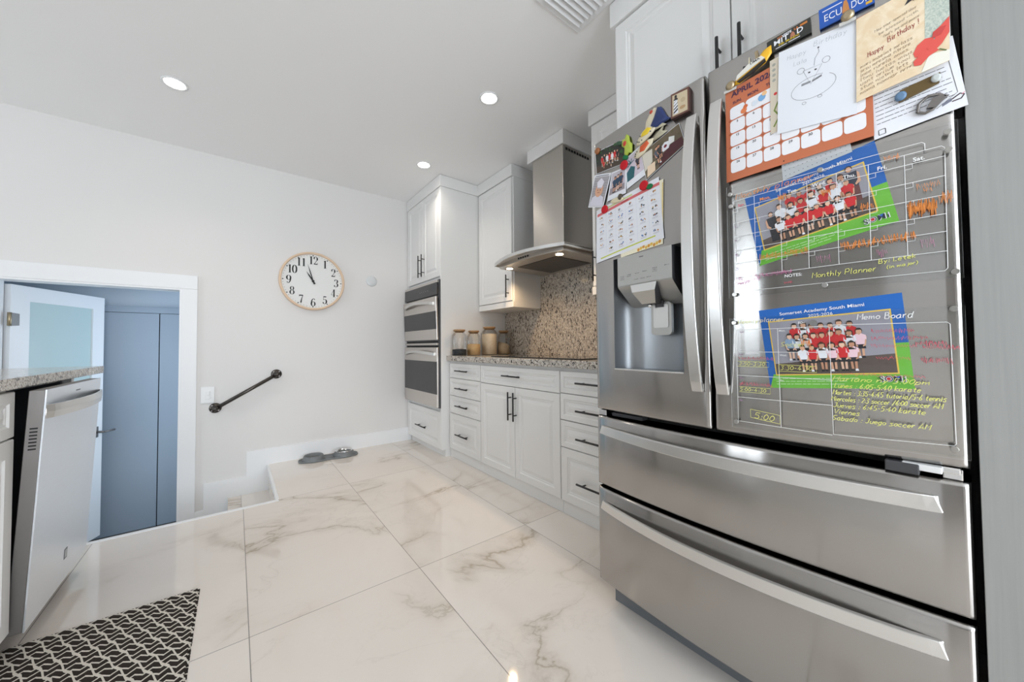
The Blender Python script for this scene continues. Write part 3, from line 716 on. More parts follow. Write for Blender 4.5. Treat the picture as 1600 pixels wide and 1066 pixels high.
for k in range(7): dbx(b, (-0.573, dy0-0.0007, 0.752-k*0.0115), (-0.556, dy0+0.001, 0.757-k*0.0115), m_gap)
b.build('side_vent', dd)
b = MB(); n = 24; rows = []
for i in range(n+1):
    s = i/n; y = dy0+0.004+(dy1-dy0-0.008)*s; a = sin(pi*s)**0.55; x = -0.544+0.040*a
    zc = 0.807; hh = 0.023
    rows.append([dwf(x, y, zc+hh), dwf(x+0.0025, y, zc), dwf(x, y, zc-hh), dwf(x-0.007, y, zc-hh), dwf(x-0.007, y, zc+hh)])
vs = b.grid(rows, m_steel_h, False, cyc=True); b.cap(vs[0], m_steel_h); b.cap(vs[-1], m_steel_h); b.build('handle', dd)
b = MB(); dbx(b, (-0.5431, 2.22, 0.853), (-0.5426, 2.27, 0.857), ink(90, 95, 100)); b.build('nameplate', dd); b = MB(); dbx(b, (-0.5431, 2.255, 0.175), (-0.5421, 2.285, 0.215), ink(110, 112, 115)); dbx(b, (-0.5422, 2.26, 0.18), (-0.5418, 2.28, 0.21), ink(190, 195, 200)); b.build('badge', dd)

# ---------------------------------------------------------------- hall behind the doorway
def doorleaf():
    P0 = Vector((-1.196, 3.94, 0)); P1 = Vector((-0.908, 4.625, 0)); d = (P1-P0); L = d.length; d.normalize(); nrm = Vector((d.y, -d.x, 0))
    z0, z1 = -0.575, 1.462
    fn = lambda u, z, h: P0 + d*u + nrm*h + Vector((0, 0, z))
    b = MB()
    for u0, u1, a, c in ((0, 0.125, z0, z1), (L-0.11, L, z0, z1), (0.125, L-0.11, z1-0.105, z1), (0.125, L-0.11, z0, z0+0.20), ):
        b.prism([(u0, a), (u1, a), (u1, c), (u0, c)], -0.035, 0.0, m_trim, fn)
    o = b.build('door_1'); o['kind'] = 'structure'; o['label'] = 'open white hall door with a frosted glass panel'
    b = MB(); b.prism([(0.125, z0+0.20), (L-0.11, z0+0.20), (L-0.11, z1-0.105), (0.125, z1-0.105)], -0.022, -0.012, m_frost, fn); b.build('glass_pane', o)
    b = MB(); b.prism([(L-0.075, 0.27), (L-0.045, 0.27), (L-0.045, 0.36), (L-0.075, 0.36)], 0.0, 0.006, m_steel_side, fn)
    b.tube([fn(L-0.06, 0.315, 0.0), fn(L-0.06, 0.315, 0.055)], 0.009, m_steel_side); b.tube([fn(L-0.06, 0.315, 0.05), fn(L+0.00, 0.312, 0.055), fn(L+0.055, 0.31, 0.05)], 0.008, m_steel_side); b.build('door_handle', o)
    for zz in (1.225, -0.38):
        b = MB(); b.tube([fn(-0.012, zz-0.045, 0.006), fn(-0.012, zz+0.045, 0.006)], 0.010, m_brass); b.prism([(0.0, zz-0.045), (0.055, zz-0.04), (0.055, zz+0.04), (0.0, zz+0.045)], 0.0, 0.003, m_steel_side, fn); b.build('hinge', o)
doorleaf()
for i, (xa, xb) in enumerate(((-1.35, -0.582), (-0.575, 0.19))):
    b = MB(); b.box((xa, 4.757, LZ+0.01), (xb, 4.787, 1.352), m_hall, 0.001); o = b.build('door_%d' % (i+2)); o['kind'] = 'structure'; o['label'] = 'flat blue-grey closet door in the lower hall'
b = MB(); b.box((-1.4, 4.752, 1.356), (0.25, 4.789, 1.412), m_hall, 0.001); b.box((-0.5822, 4.770, LZ), (-0.5748, 4.789, 1.355), m_gap); struct(b, 'trim_3')

# ---------------------------------------------------------------- clock wall objects
CX, CZ, CR = 0.569, 1.640, 0.272; CY = 3.808
t = thing('wall_clock', 'round wall clock with pale wooden rim and black numerals', 'clock', (CX, CY, CZ))
b = MB(); b.lathe([(CR-0.004, 0.0), (CR, -0.006), (CR, -0.036), (CR-0.005, -0.041), (CR-0.016, -0.041), (CR-0.019, -0.036), (CR-0.019, -0.002)], m_clockwood, (CX, CY, CZ), 'y', 72, caps=False); b.build('rim', t)
def ribbon(mb, pts, ws, m, P):
    """pts 2D list, ws widths, P(a,b)->3D"""
    L_, Rr = [], []
    for i, p in enumerate(pts):
        a = pts[max(i-1, 0)]; c = pts[min(i+1, len(pts)-1)]; dx, dy = c[0]-a[0], c[1]-a[1]; l = math.hypot(dx, dy) or 1
        nx, ny = -dy/l, dx/l; w_ = ws[i] if isinstance(ws, (list, tuple)) else ws
        L_.append(mb.bm.verts.new(Vector(P(p[0]+nx*w_/2, p[1]+ny*w_/2)))); Rr.append(mb.bm.verts.new(Vector(P(p[0]-nx*w_/2, p[1]-ny*w_/2))))
    k = mb.mi(m)
    for i in range(len(pts)-1):
        f = mb.bm.faces.new([L_[i], L_[i+1], Rr[i+1], Rr[i]]); f.material_index = k
def arc(cx, cy_, rx, ry, a0, a1, n=14): return [(cx+rx*cos(radians(a0+(a1-a0)*i/n)), cy_+ry*sin(radians(a0+(a1-a0)*i/n))) for i in range(n+1)]
def bodoni(ch):
    """strokes of thick-and-thin numerals in a 0.6 x 1 cell: list of (pts, widths)"""
    def wv(pts, thick=0.17, thin=0.035):   # thick where the stroke is vertical
        o = []
        for i in range(len(pts)):
            a = pts[max(i-1, 0)]; c = pts[min(i+1, len(pts)-1)]; dx, dy = abs(c[0]-a[0]), abs(c[1]-a[1]); o.append(thin+(thick-thin)*(dy/(math.hypot(dx, dy) or 1))**2)
        return o
    S_ = []
    def add(p, **k): S_.append((p, wv(p, **k)))
    if ch == '1': S_ = [([(0.32, 0.0), (0.32, 1.0)], 0.17), ([(0.14, 0.015), (0.50, 0.015)], 0.035), ([(0.15, 0.86), (0.34, 0.98)], 0.05)]
    if ch == '2': add(arc(0.30, 0.73, 0.22, 0.26, 170, -35)); add([(0.48, 0.58), (0.30, 0.30), (0.07, 0.04)], thick=0.07); S_.append(([(0.06, 0.06), (0.55, 0.06)], 0.12)); S_.append((arc(0.12, 0.72, 0.03, 0.035, 0, 360, 8), 0.06)); S_.append(([(0.53, 0.05), (0.55, 0.25)], 0.04))
    if ch == '3': add(arc(0.28, 0.75, 0.20, 0.235, 155, -80)); add(arc(0.27, 0.27, 0.24, 0.255, 80, -160)); S_.append((arc(0.10, 0.80, 0.03, 0.03, 0, 360, 8), 0.06)); S_.append((arc(0.08, 0.20, 0.03, 0.03, 0, 360, 8), 0.06))
    if ch == '4': S_ = [([(0.42, 0.0), (0.42, 1.0)], 0.16), ([(0.40, 0.98), (0.02, 0.28)], 0.035), ([(0.0, 0.27), (0.58, 0.27)], 0.04), ([(0.27, 0.015), (0.56, 0.015)], 0.035)]
    if ch == '5': S_ = [([(0.12, 0.93), (0.50, 0.93)], 0.13), ([(0.12, 0.97), (0.12, 0.52)], 0.035)]; add([(0.12, 0.52)]+arc(0.28, 0.31, 0.24, 0.30, 110, -160)); S_.append((arc(0.09, 0.20, 0.03, 0.03, 0, 360, 8), 0.06))
    if ch == '6': add(arc(0.30, 0.29, 0.23, 0.28, 0, 360, 24)); add([(0.50, 0.88), (0.40, 0.97), (0.28, 0.93), (0.14, 0.74), (0.08, 0.50), (0.07, 0.29)], thick=0.14); S_.append((arc(0.47, 0.84, 0.03, 0.03, 0, 360, 8), 0.06))
    if ch == '7': S_ = [([(0.05, 0.93), (0.55, 0.93)], 0.13), ([(0.54, 0.92), (0.38, 0.55), (0.27, 0.0)], [0.05, 0.09, 0.17]), ([(0.06, 0.97), (0.06, 0.76)], 0.04)]
    if ch == '8': add(arc(0.30, 0.75, 0.18, 0.23, 0, 360, 24), thick=0.14); add(arc(0.30, 0.27, 0.23, 0.26, 0, 360, 24), thick=0.16)
    if ch == '9': add(arc(0.30, 0.71, 0.23, 0.28, 0, 360, 24)); add([(0.53, 0.71), (0.52, 0.50), (0.46, 0.26), (0.32, 0.07), (0.20, 0.03), (0.10, 0.12)], thick=0.14); S_.append((arc(0.13, 0.16, 0.03, 0.03, 0, 360, 8), 0.06))
    if ch == '0': add(arc(0.30, 0.5, 0.24, 0.49, 0, 360, 28))
    return S_
PY = CY-0.0226; hN = 0.074
for hnum in range(1, 13):
    b = MB(); a = radians(90-30*hnum); cx, cz = CX+0.197*cos(a), CZ+0.197*sin(a); st = str(hnum); wch = 0.60*hN*0.86
    for i, ch in enumerate(st):
        ox = cx+(i-len(st)/2)*wch+0.002; oz = cz-hN/2
        for pts, ws in bodoni(ch):
            ws = [x*hN for x in ws] if isinstance(ws, (list, tuple)) else ws*hN
            ribbon(b, [(ox+p[0]*hN*0.86, oz+p[1]*hN) for p in pts], ws, m_ink, lambda x, z: (x, PY, z))
    b.build('numeral', t, recalc=False)
b = MB(); b.lathe([(CR-0.0195, -0.0), (CR-0.0195, -0.022)], m_clockface, (CX, CY, CZ), 'y', 72)
for k in range(60):
    a = radians(6*k); big = k % 5 == 0; r0, r1 = (0.236, 0.246) if big else (0.238, 0.243)
    ribbon(b, [(CX+r0*cos(a), CZ+r0*sin(a)), (CX+r1*cos(a), CZ+r1*sin(a))], 0.009 if big else 0.003, m_ink, lambda x, z: (x, PY, z))
b.build('dial', t, recalc=False)
for nm, ang, L, wd, yy in (('hour_hand', 90-30*10.93+360, 0.105, 0.012, -0.028), ('minute_hand', 90-6*57.3+360, 0.165, 0.009, -0.031)):
    a = radians(ang); dx, dz = cos(a), sin(a)
    b = MB(); b.prism([(CX-dx*0.03-dz*wd/2, CZ-dz*0.03+dx*wd/2), (CX-dx*0.03+dz*wd/2, CZ-dz*0.03-dx*wd/2), (CX+dx*L*0.55+dz*wd/2.2, CZ+dz*L*0.55-dx*wd/2.2), (CX+dx*L, CZ+dz*L), (CX+dx*L*0.55-dz*wd/2.2, CZ+dz*L*0.55+dx*wd/2.2)], CY+yy, CY+yy-0.0015, m_ink, lambda x, z, h: (x, h, z)); b.build(nm, t)
b = MB(); b.lathe([(0.011, -0.022), (0.011, -0.035)], m_ink, (CX, CY, CZ), 'y', 20); b.build('hub', t)

b = MB(); b.lathe([(0.052, 0), (0.054, -0.003), (0.050, -0.006), (0.0, -0.0062)], pm('cover_plate', (0.66, 0.68, 0.69), 0.4), (1.108, 3.8095, 1.70), 'y', 40)
tag(b.build('cover_plate'), 'small round grey-white cover plate right of the clock', 'cover plate')
t = thing('light_switch', 'white rocker light switch beside the doorway above the handrail', 'switch', (-0.177, 3.808, 0.64))
b = MB(); b.box((-0.220, 3.802, 0.573), (-0.134, 3.8095, 0.706), m_plastic, 0.003); b.build('plate', t)
b = MB(); b.box((-0.193, 3.797, 0.606), (-0.161, 3.803, 0.673), m_plastic, 0.002); b.box((-0.189, 3.793, 0.64), (-0.165, 3.799, 0.669), m_plastic, 0.002); b.build('rocker', t)
t = thing('handrail', 'short black iron pipe handrail slanting down toward the doorway', 'handrail', (0.08, 3.808, 0.65))
A0 = Vector((-0.128, YW-0.002, 0.53)); A1 = Vector((0.288, YW-0.002, 0.784)); up = Vector((0, -0.058, 0)); dr_ = (A1-A0).normalized()
b = MB(); b.tube([A0+up-dr_*0.0, A1+up+dr_*0.0], 0.0145, m_iron, 16); b.build('pipe', t)
for P in (A0, A1):
    b = MB(); b.lathe([(0.040, 0.0), (0.041, -0.004), (0.038, -0.008), (0.021, -0.010), (0.020, -0.022)], m_iron, P, 'y', 28)
    b.tube([P, P+up*0.75], 0.0165, m_iron, 16); b.tube([P+up-dr_*0.021, P+up+dr_*0.021], 0.0195, m_iron, 16); b.tube([P+up*0.5, P+up], 0.0195, m_iron, 16)
    for k in range(4):
        a = radians(45+90*k); b.lathe([(0.0055, 0), (0.0055, -0.004)], m_steel_side, P+Vector((0.030*cos(a), -0.006, 0.030*sin(a))), 'y', 8)
    b.build('flange', t)

# pet feeder
t = thing('pet_feeder', 'grey silicone pet feeding mat with two round wells on the floor by the clock wall', 'pet bowl', (0.69, 3.655, 0.0))
ang = radians(-5); ca, sa = cos(ang), sin(ang)
def pf(x, y, z): return (0.688+x*ca-y*sa, 3.655+x*sa+y*ca, z+0.0005)
out = []
for i in range(72):
    a = 2*pi*i/72; x = 0.245*abs(cos(a))**0.75*(1 if cos(a) >= 0 else -1); y = (0.093-0.022*math.exp(-(x/0.06)**2))*abs(sin(a))**0.7*(1 if sin(a) >= 0 else -1); out.append((x, y))
b = MB()
rows = [[pf(x*k, y*k, z) for x, y in out] for k, z in ((0.98, 0.0), (1.0, 0.004), (1.0, 0.013), (0.985, 0.015), (0.965, 0.012), (0.95, 0.007))]
vs = b.grid(rows, m_silicone, True, cyc=True); b.cap(vs[0], m_silicone); b.cap(vs[-1], m_silicone)
b.build('mat', t)
def bowl(cx, m, steelin, name):
    mb = MB(); prof = [(0.092, 0.006), (0.089, 0.020), (0.080, 0.042), (0.076, 0.048), (0.071, 0.047), (0.062, 0.022), (0.054, 0.012), (0.0, 0.011)]
    n = 40; rows = [[pf(cx+r*cos(2*pi*i/n), r*sin(2*pi*i/n), z) for i in range(n)] for r, z in prof[:-1]]
    vs = mb.grid(rows, m, True, cyc=True); mb.cap(vs[-1], m); mb.build(name, t)
bowl(-0.125, m_silicone, False, 'well'); bowl(0.125, m_silicone, False, 'well')
b = MB(); n = 40; rows = [[pf(0.125+r*cos(2*pi*i/n), r*sin(2*pi*i/n), z) for i in range(n)] for r, z in ((0.075, 0.0495), (0.076, 0.053), (0.072, 0.053), (0.0645, 0.026), (0.056, 0.0145))]
vs = b.grid(rows, m_chrome, True, cyc=True); b.cap(vs[-1], m_chrome)
tag(b.build('pet_bowl'), 'shiny steel pet bowl sitting in the right well of the grey mat', 'pet bowl')

# rug
b = MB(); b.box((-0.615, 0.75, 0.0), (-0.118, 2.032, 0.007), m_rug, 0.003)
for k in range(90):
    y = 0.76+k*0.0141; b.box((-0.1185, y, 0.0005), (-0.1105, y+0.007, 0.005), m_rug)
tag(b.build('rug'), 'flat woven rug with black and cream zigzag pattern on the marble floor', 'rug')

# downlights and vent
for x, y, l in ((-0.305, 2.908, 'round recessed ceiling downlight above the hall doorway side'), (1.280, 1.873, 'round recessed ceiling downlight nearest the air vent'), (1.296, 2.923, 'round recessed ceiling downlight just in front of the tall oven cabinet')):
    t = thing('downlight', l, 'ceiling light', (x, y, H), 'recessed downlights')
    b = MB(); b.lathe([(0.062, 0.0), (0.062, -0.004), (0.055, -0.006), (0.048, -0.003), (0.048, 0.0)], m_trim, (x, y, H-0.0005), seg=40); b.build('trim_ring', t)
    b = MB(); b.lathe([(0.047, -0.0045), (0.047, -0.002)], m_lamp, (x, y, H), seg=32); b.build('lens', t)
    d = bpy.data.lights.new('downlight_beam', 'SPOT'); d.energy = 17; d.color = (1.0, 0.90, 0.78); d.spot_size = 2.4; d.spot_blend = 0.9; d.shadow_soft_size = 0.05
    o = bpy.data.objects.new('downlight_beam', d); C.objects.link(o); o.location = (x, y, H-0.012)
t = thing('air_vent', 'white louvered air vent in the ceiling beside the refrigerator cabinet', 'air vent', (1.27, 0.98, H))
vx0, vx1, vy0, vy1 = 1.075, 1.362, 0.86, 1.195
vx1 = 1.368
b = MB(); fz = H-0.0005
for lo, hi in (((vx0, vy0, fz-0.008), (vx1, vy0+0.03, fz)), ((vx0, vy1-0.03, fz-0.008), (vx1, vy1, fz)), ((vx0, vy0+0.03, fz-0.008), (vx0+0.03, vy1-0.03, fz)), ((vx1-0.03, vy0+0.03, fz-0.008), (vx1, vy1-0.03, fz))): b.box(lo, hi, m_trim, 0.002)
b.box((vx0+0.02, vy0+0.02, fz-0.001), (vx1-0.02, vy1-0.02, fz), ink(120, 118, 115)); b.build('frame', t)
for k in range(10):
    y = vy0+0.045+k*0.0275; b = MB(); b.prism([(y-0.010, fz-0.003), (y+0.012, fz-0.016), (y+0.014, fz-0.0145), (y-0.008, fz-0.0015)], vx0+0.028, vx1-0.028, m_trim, lambda a, z, h: (h, a, z)); b.build('slat', t)

# ---------------------------------------------------------------- things on the refrigerator doors
_txt = {}
def text_tris(body, bold=0.0, shear=0.0):
    """printed lettering as triangles, cap height 1, origin at the left of the baseline"""
    k = (body, bold, shear)
    if k not in _txt:
        cu = bpy.data.curves.new('lettering', 'FONT'); cu.body = body; cu.size = 1.0; cu.offset = bold; cu.shear = shear; cu.resolution_u = 3
        o = bpy.data.objects.new('lettering', cu); me = bpy.data.meshes.new_from_object(o); me.calc_loop_triangles()
        vs = [(v.co.x/0.72, v.co.y/0.72) for v in me.vertices]; tr = [tuple(t.vertices) for t in me.loop_triangles]
        x0 = min(v[0] for v in vs); x1 = max(v[0] for v in vs)
        _txt[k] = ([(x-x0, y) for x, y in vs], tr, x1-x0)
        bpy.data.objects.remove(o); bpy.data.curves.remove(cu); bpy.data.meshes.remove(me)
    return _txt[k]
HAND = {'a': "46 26 05 03 12 32 44|46 43 52", 'b': "09 02|04 26 45 43 22 02", 'c': "45 26 05 03 12 42", 'd': "46 16 04 12 32 44|59 43 52", 'e': "04 44 45 26 05 03 12 42",
 'f': "49 38 21|16 46", 'g': "46 26 05 03 12 33|46 41 20 00", 'h': "09 02|04 26 45 42", 'i': "16 12 22|18 17", 'j': "36 31 10|38 37", 'k': "09 02|46 04 42", 'l': "19 12 22",
 'm': "06 02|04 26 32|34 56 62", 'n': "06 02|04 26 45 42", 'o': "26 05 03 22 43 45 26", 'p': "06 00|04 26 45 43 22 02", 'q': "46 26 05 03 22 43|46 40", 'r': "06 02|04 26 36", 's': "46 16 05 34 43 32 02",
 't': "28 23 32 42|06 46", 'u': "06 03 12 32 43|46 42", 'v': "06 22 46", 'w': "06 12 35 52 66", 'x': "06 42|46 02", 'y': "06 23|46 10", 'z': "06 46 02 42",
 'M': "02 09 35 69 62", 'A': "02 39 62|14 54", 'J': "19 59|49 43 22 03", 'V': "09 32 69", 'W': "09 12 36 52 69", 'G': "58 29 06 04 22 62 65 35", 'S': "59 19 07 25 54 43 22 02",
 'P': "02 09 49 57 45 05", 'L': "09 02 42", 'B': "02 09 39 48 36 06|36 54 42 02", 'H': "09 02|49 42|06 46", 'T': "09 69|39 32", 'N': "02 09 52 59", 'F': "02 09 49|06 36", 'D': "02 09 39 56 42 02",
 'K': "09 02|49 05 52", 'U': "09 03 22 42 59", 'E': "49 09 02 42|06 36", 'O': "29 06 04 22 44 47 29", 'Y': "09 35 69|35 32",
 '0': "29 07 04 22 44 47 29", '1': "07 29 22", '2': "08 29 48 46 02 42", '3': "09 49 26 44 32 02", '4': "39 04 54|36 32", '5': "49 09 06 36 44 32 02", '6': "39 05 03 22 43 35 05", '7': "09 49 12",
 '8': "29 08 44 42 02 04 48 29", '9': "42 49 09 06 46", '-': "05 35", ':': "16 15|13 12", '/': "01 49", '.': "12 13", '(': "29 06 04 21", ')': "09 26 24 01", ',': "13 01", '!': "19 14|13 12", "'": "19 17"}
class Sheet:
    def __init__(s, quad, off, th, base, edge=None):
        """quad: TL, TR, BR, BL as (y, z) on the door; off: distance of its back from the steel"""
        s.q = [(-y, z) for y, z in quad]; s.off = off; s.th = th; s.mb = MB(); s.k = 0
        s.W = math.dist(s.q[0], s.q[1]); s.H = math.dist(s.q[0], s.q[3])
        n = max(1, int(s.W/0.02)); f = s.off+s.th
        if base:
            pts = [i/n for i in range(n+1)]
            fr_ = s.mb.grid([[s.P(u, v, f) for u in pts] for v in (1, 0)], base, False)
            bk = s.mb.grid([[s.P(u, v, off) for u in pts] for v in (1, 0)], base, False)
            k = s.mb.mi(edge or base)
            def q(a, b_, c, d): s.mb.bm.faces.new([a, b_, c, d]).material_index = k
            for i in range(n):
                q(fr_[0][i], fr_[0][i+1], bk[0][i+1], bk[0][i]); q(fr_[1][i], fr_[1][i+1], bk[1][i+1], bk[1][i])
            q(fr_[0][0], fr_[1][0], bk[1][0], bk[0][0]); q(fr_[0][n], fr_[1][n], bk[1][n], bk[0][n])
    def yz(s, u, v):
        a = [s.q[0][i]*(1-u)+s.q[1][i]*u for i in (0, 1)]; b_ = [s.q[3][i]*(1-u)+s.q[2][i]*u for i in (0, 1)]
        return [a[i]*v+b_[i]*(1-v) for i in (0, 1)]
    def P(s, u, v, off): y, z = s.yz(u, v); return tuple(S(y, z, off))
    def lay(s, k): return s.off+s.th+0.00022*k
    def rect(s, u0, v0, u1, v1, m, k=1):
        nu = max(1, int((u1-u0)*s.W/0.03)); o = s.lay(k)
        s.mb.grid([[s.P(u0+(u1-u0)*i/nu, v, o) for i in range(nu+1)] for v in (v0, v1)], m, False)
    def poly(s, pts, m, k=1):
        us = [p[0] for p in pts]; n = max(1, math.ceil((max(us)-min(us))*s.W/0.035)); u0 = min(us); du = (max(us)-u0)/n
        def clip(P_, x, keep):   # keep side: +1 right of x, -1 left of x
            out_ = []
            for i in range(len(P_)):
                a, b_ = P_[i], P_[(i+1) % len(P_)]; ia, ib = keep*(a[0]-x) >= -1e-9, keep*(b_[0]-x) >= -1e-9
                if ia: out_.append(a)
                if ia != ib: t_ = (x-a[0])/(b_[0]-a[0]); out_.append((x, a[1]+t_*(b_[1]-a[1])))
            return out_
        for i in range(n):
            q = pts if n == 1 else clip(clip(pts, u0+i*du, 1), u0+(i+1)*du, -1)
            if len(q) > 2: s.mb.face([s.P(u, v, s.lay(k)) for u, v in q], m)
    def disc(s, u, v, r, m, k=1, n=10, ry=None):
        s.poly([(u+r/s.W*cos(2*pi*i/n), v+(ry or r)/s.H*sin(2*pi*i/n)) for i in range(n)], m, k)
    def line(s, pts, w_, m, k=1):
        P2 = []
        for i in range(len(pts)-1):
            (a, b_), (c, d) = pts[i], pts[i+1]; L = math.hypot((c-a)*s.W, (d-b_)*s.H); n = max(1, int(L/0.03))
            P2 += [((a+(c-a)*j/n)*s.W, (b_+(d-b_)*j/n)*s.H) for j in range(n)]
        P2.append((pts[-1][0]*s.W, pts[-1][1]*s.H)); o = s.lay(k)
        ribbon(s.mb, P2, w_, m, lambda a, b_: s.P(a/s.W, b_/s.H, o))
    def frame(s, u0, v0, u1, v1, w_, m, k=1):
        for p in (((u0, v0), (u1, v0)), ((u1, v0), (u1, v1)), ((u1, v1), (u0, v1)), ((u0, v1), (u0, v0))): s.line(list(p), w_, m, k)
    def text(s, body, u, v, h, m, k=2, bold=0.0, shear=0.0, width=None, rot=0.0, center=False):
        vs, tr, tw = text_tris(body, bold, shear); sx = (width/tw) if width else h; o = s.lay(k); c_, s_ = cos(rot), sin(rot)
        x0 = u*s.W-(tw*sx/2 if center else 0)
        vv = []
        for x, y in vs:
            X, Y = x*sx, y*h; X, Y = X*c_-Y*s_, X*s_+Y*c_
            vv.append(s.mb.bm.verts.new(Vector(s.P((x0+X)/s.W, v+Y/s.H, o))))
        mi = s.mb.mi(m)
        for a in tr:
            try: s.mb.bm.faces.new([vv[i] for i in a]).material_index = mi
            except ValueError: pass
    def hand(s, body, u, v, h, m, k=2, w_=0.0011, width=None, rot=0.0, slant=0.15, jit=0.25):
        """hand lettering drawn as pen strokes; h = height of a capital"""
        rr = random.Random(hash(body) % 1000 if False else sum(map(ord, body)))
        cell = h/7; x = 0; strokes = []
        for ch in body:
            if ch == ' ': x += 3.2; continue
            g_ = HAND.get(ch, HAND['o']); wd = 0
            for st in g_.split('|'):
                pts = [(int(p[0]), int(p[1])) for p in st.split()]; wd = max(wd, max(p[0] for p in pts))
                strokes.append([(x+p[0]*0.82+rr.uniform(-jit, jit)*0.5+(p[1]-2)*slant, (p[1]-2)+rr.uniform(-jit, jit)) for p in pts])
            x += wd*0.82+1.5
        sx = (width/x) if width else cell; c_, s_ = cos(rot), sin(rot); o = s.lay(k)
        for st in strokes:
            P2 = []
            for a, b_ in st:
                X, Y = a*sx, b_*cell; P2.append((u*s.W+X*c_-Y*s_, v*s.H+X*s_+Y*c_))
            ribbon(s.mb, P2, w_, m, lambda a, b_: s.P(a/s.W, b_/s.H, o))
    def scrub(s, u0, v0, u1, v1, m, k=2, n=14, w_=0.0011, seed=1):
        """back-and-forth marker scribble"""
        rr = random.Random(seed); pts = []
        for i in range(n+1):
            u = u0+(u1-u0)*i/n; pts.append((u+rr.uniform(-1, 1)*(u1-u0)*0.03, v1+rr.uniform(-0.3, 0.1)*(v1-v0))); pts.append((u+(u1-u0)*0.5/n, v0+rr.uniform(-0.1, 0.4)*(v1-v0)))
        s.line(pts, w_, m, k)
    def done(s, name, label, cat, group=None, parent=None):
        o = s.mb.build(name, parent, recalc=False)
        if label: tag(o, label, cat, group)
        return o
SK = [ink(232, 190, 164), ink(218, 168, 138), ink(196, 144, 114)]; HAIR = [ink(40, 28, 22), ink(70, 48, 34), ink(28, 22, 20)]
RED = ink(205, 38, 42); WHT = ink(232, 234, 240); PK = ink(240, 205, 215); DK = ink(38, 38, 44)
def kid(sh, u, v, hgt, top, rr, seated=False, skirt=DK, long_hair=False, k=3):
    """printed figure: (u, v) = feet, hgt in metres"""
    W_, H_ = sh.W, sh.H; m_ = lambda x, y: (u+x*hgt/W_, v+y*hgt/H_)
    sk = rr.choice(SK); hr = rr.choice(HAIR)
    Q = lambda pts, m, kk: sh.poly([m_(*p) for p in pts], m, kk)
    for sx in (-1, 1):
        Q([(sx*0.045-0.03, 0.04), (sx*0.045+0.03, 0.04), (sx*0.055+0.03, 0.34), (sx*0.055-0.03, 0.34)], sk, k); Q([(sx*0.05-0.04, -0.01), (sx*0.05+0.045, -0.01), (sx*0.05+0.03, 0.06), (sx*0.05-0.035, 0.06)], rr.choice([WHT, DK, DK]), k+1)
    Q([(-0.13, 0.30), (0.13, 0.30), (0.10, 0.50), (-0.10, 0.50)], skirt, k+1)
    for sx in (-1, 1): Q([(sx*0.13, 0.74), (sx*0.175, 0.70), (sx*0.13, 0.40), (sx*0.06, 0.36), (sx*0.06, 0.41), (sx*0.10, 0.44)], sk, k+1)
    Q([(-0.10, 0.44), (0.10, 0.44), (0.125, 0.60), (0.165, 0.60), (0.155, 0.74), (0.06, 0.80), (-0.06, 0.80), (-0.155, 0.74), (-0.165, 0.60), (-0.125, 0.60)], top, k+2)
    Q([(-0.035, 0.80), (0.0, 0.75), (0.035, 0.80)], sk, k+3)
    if long_hair: Q([(-0.095, 0.70), (0.095, 0.70), (0.095, 0.93), (0, 1.01), (-0.095, 0.93)], hr, k+2)
    c = m_(0, 0.89); sh.disc(c[0], c[1], 0.086*hgt, hr, k+3, 10, 0.104*hgt); c = m_(0, 0.868); sh.disc(c[0], c[1], 0.074*hgt, sk, k+4, 10, 0.088*hgt)
    Q([(-0.07, 0.925), (0.07, 0.925), (0.05, 0.98), (-0.05, 0.98)], hr, k+5)

BLUE = ink(22, 98, 182); GREEN = ink(112, 190, 62); YEL = ink(236, 200, 84)
def logo(sh, u, v, h):
    sh.text('S', u, v, h, ink(240, 240, 240), 9, 0.05); sh.text('S', u, v, h, ink(30, 40, 60), 10, 0.005)
    du = h*0.95/sh.W; cu_, cv_ = u+du*1.25, v+h*0.5/sh.H
    sh.disc(cu_, cv_, h*0.56, ink(240, 240, 240), 9, 16); sh.disc(cu_, cv_, h*0.50, ink(25, 35, 70), 10, 16); sh.disc(cu_, cv_, h*0.36, ink(235, 235, 235), 11, 14); sh.disc(cu_, cv_, h*0.27, ink(200, 40, 50), 12, 12)
    sh.text('M', u+du*1.95, v, h, ink(240, 240, 240), 9, 0.05); sh.text('M', u+du*1.95, v, h, ink(30, 40, 60), 10, 0.005)
    sh.poly([(u+du*2.2, v+h*0.95/sh.H), (u+du*2.75, v+h*0.95/sh.H), (u+du*2.47, v+h*0.45/sh.H)], ink(50, 110, 200), 11)
    sh.text('i', u+du*3.2, v, h, ink(240, 240, 240), 9, 0.05); sh.text('i', u+du*3.2, v, h, ink(30, 40, 60), 10, 0.005)
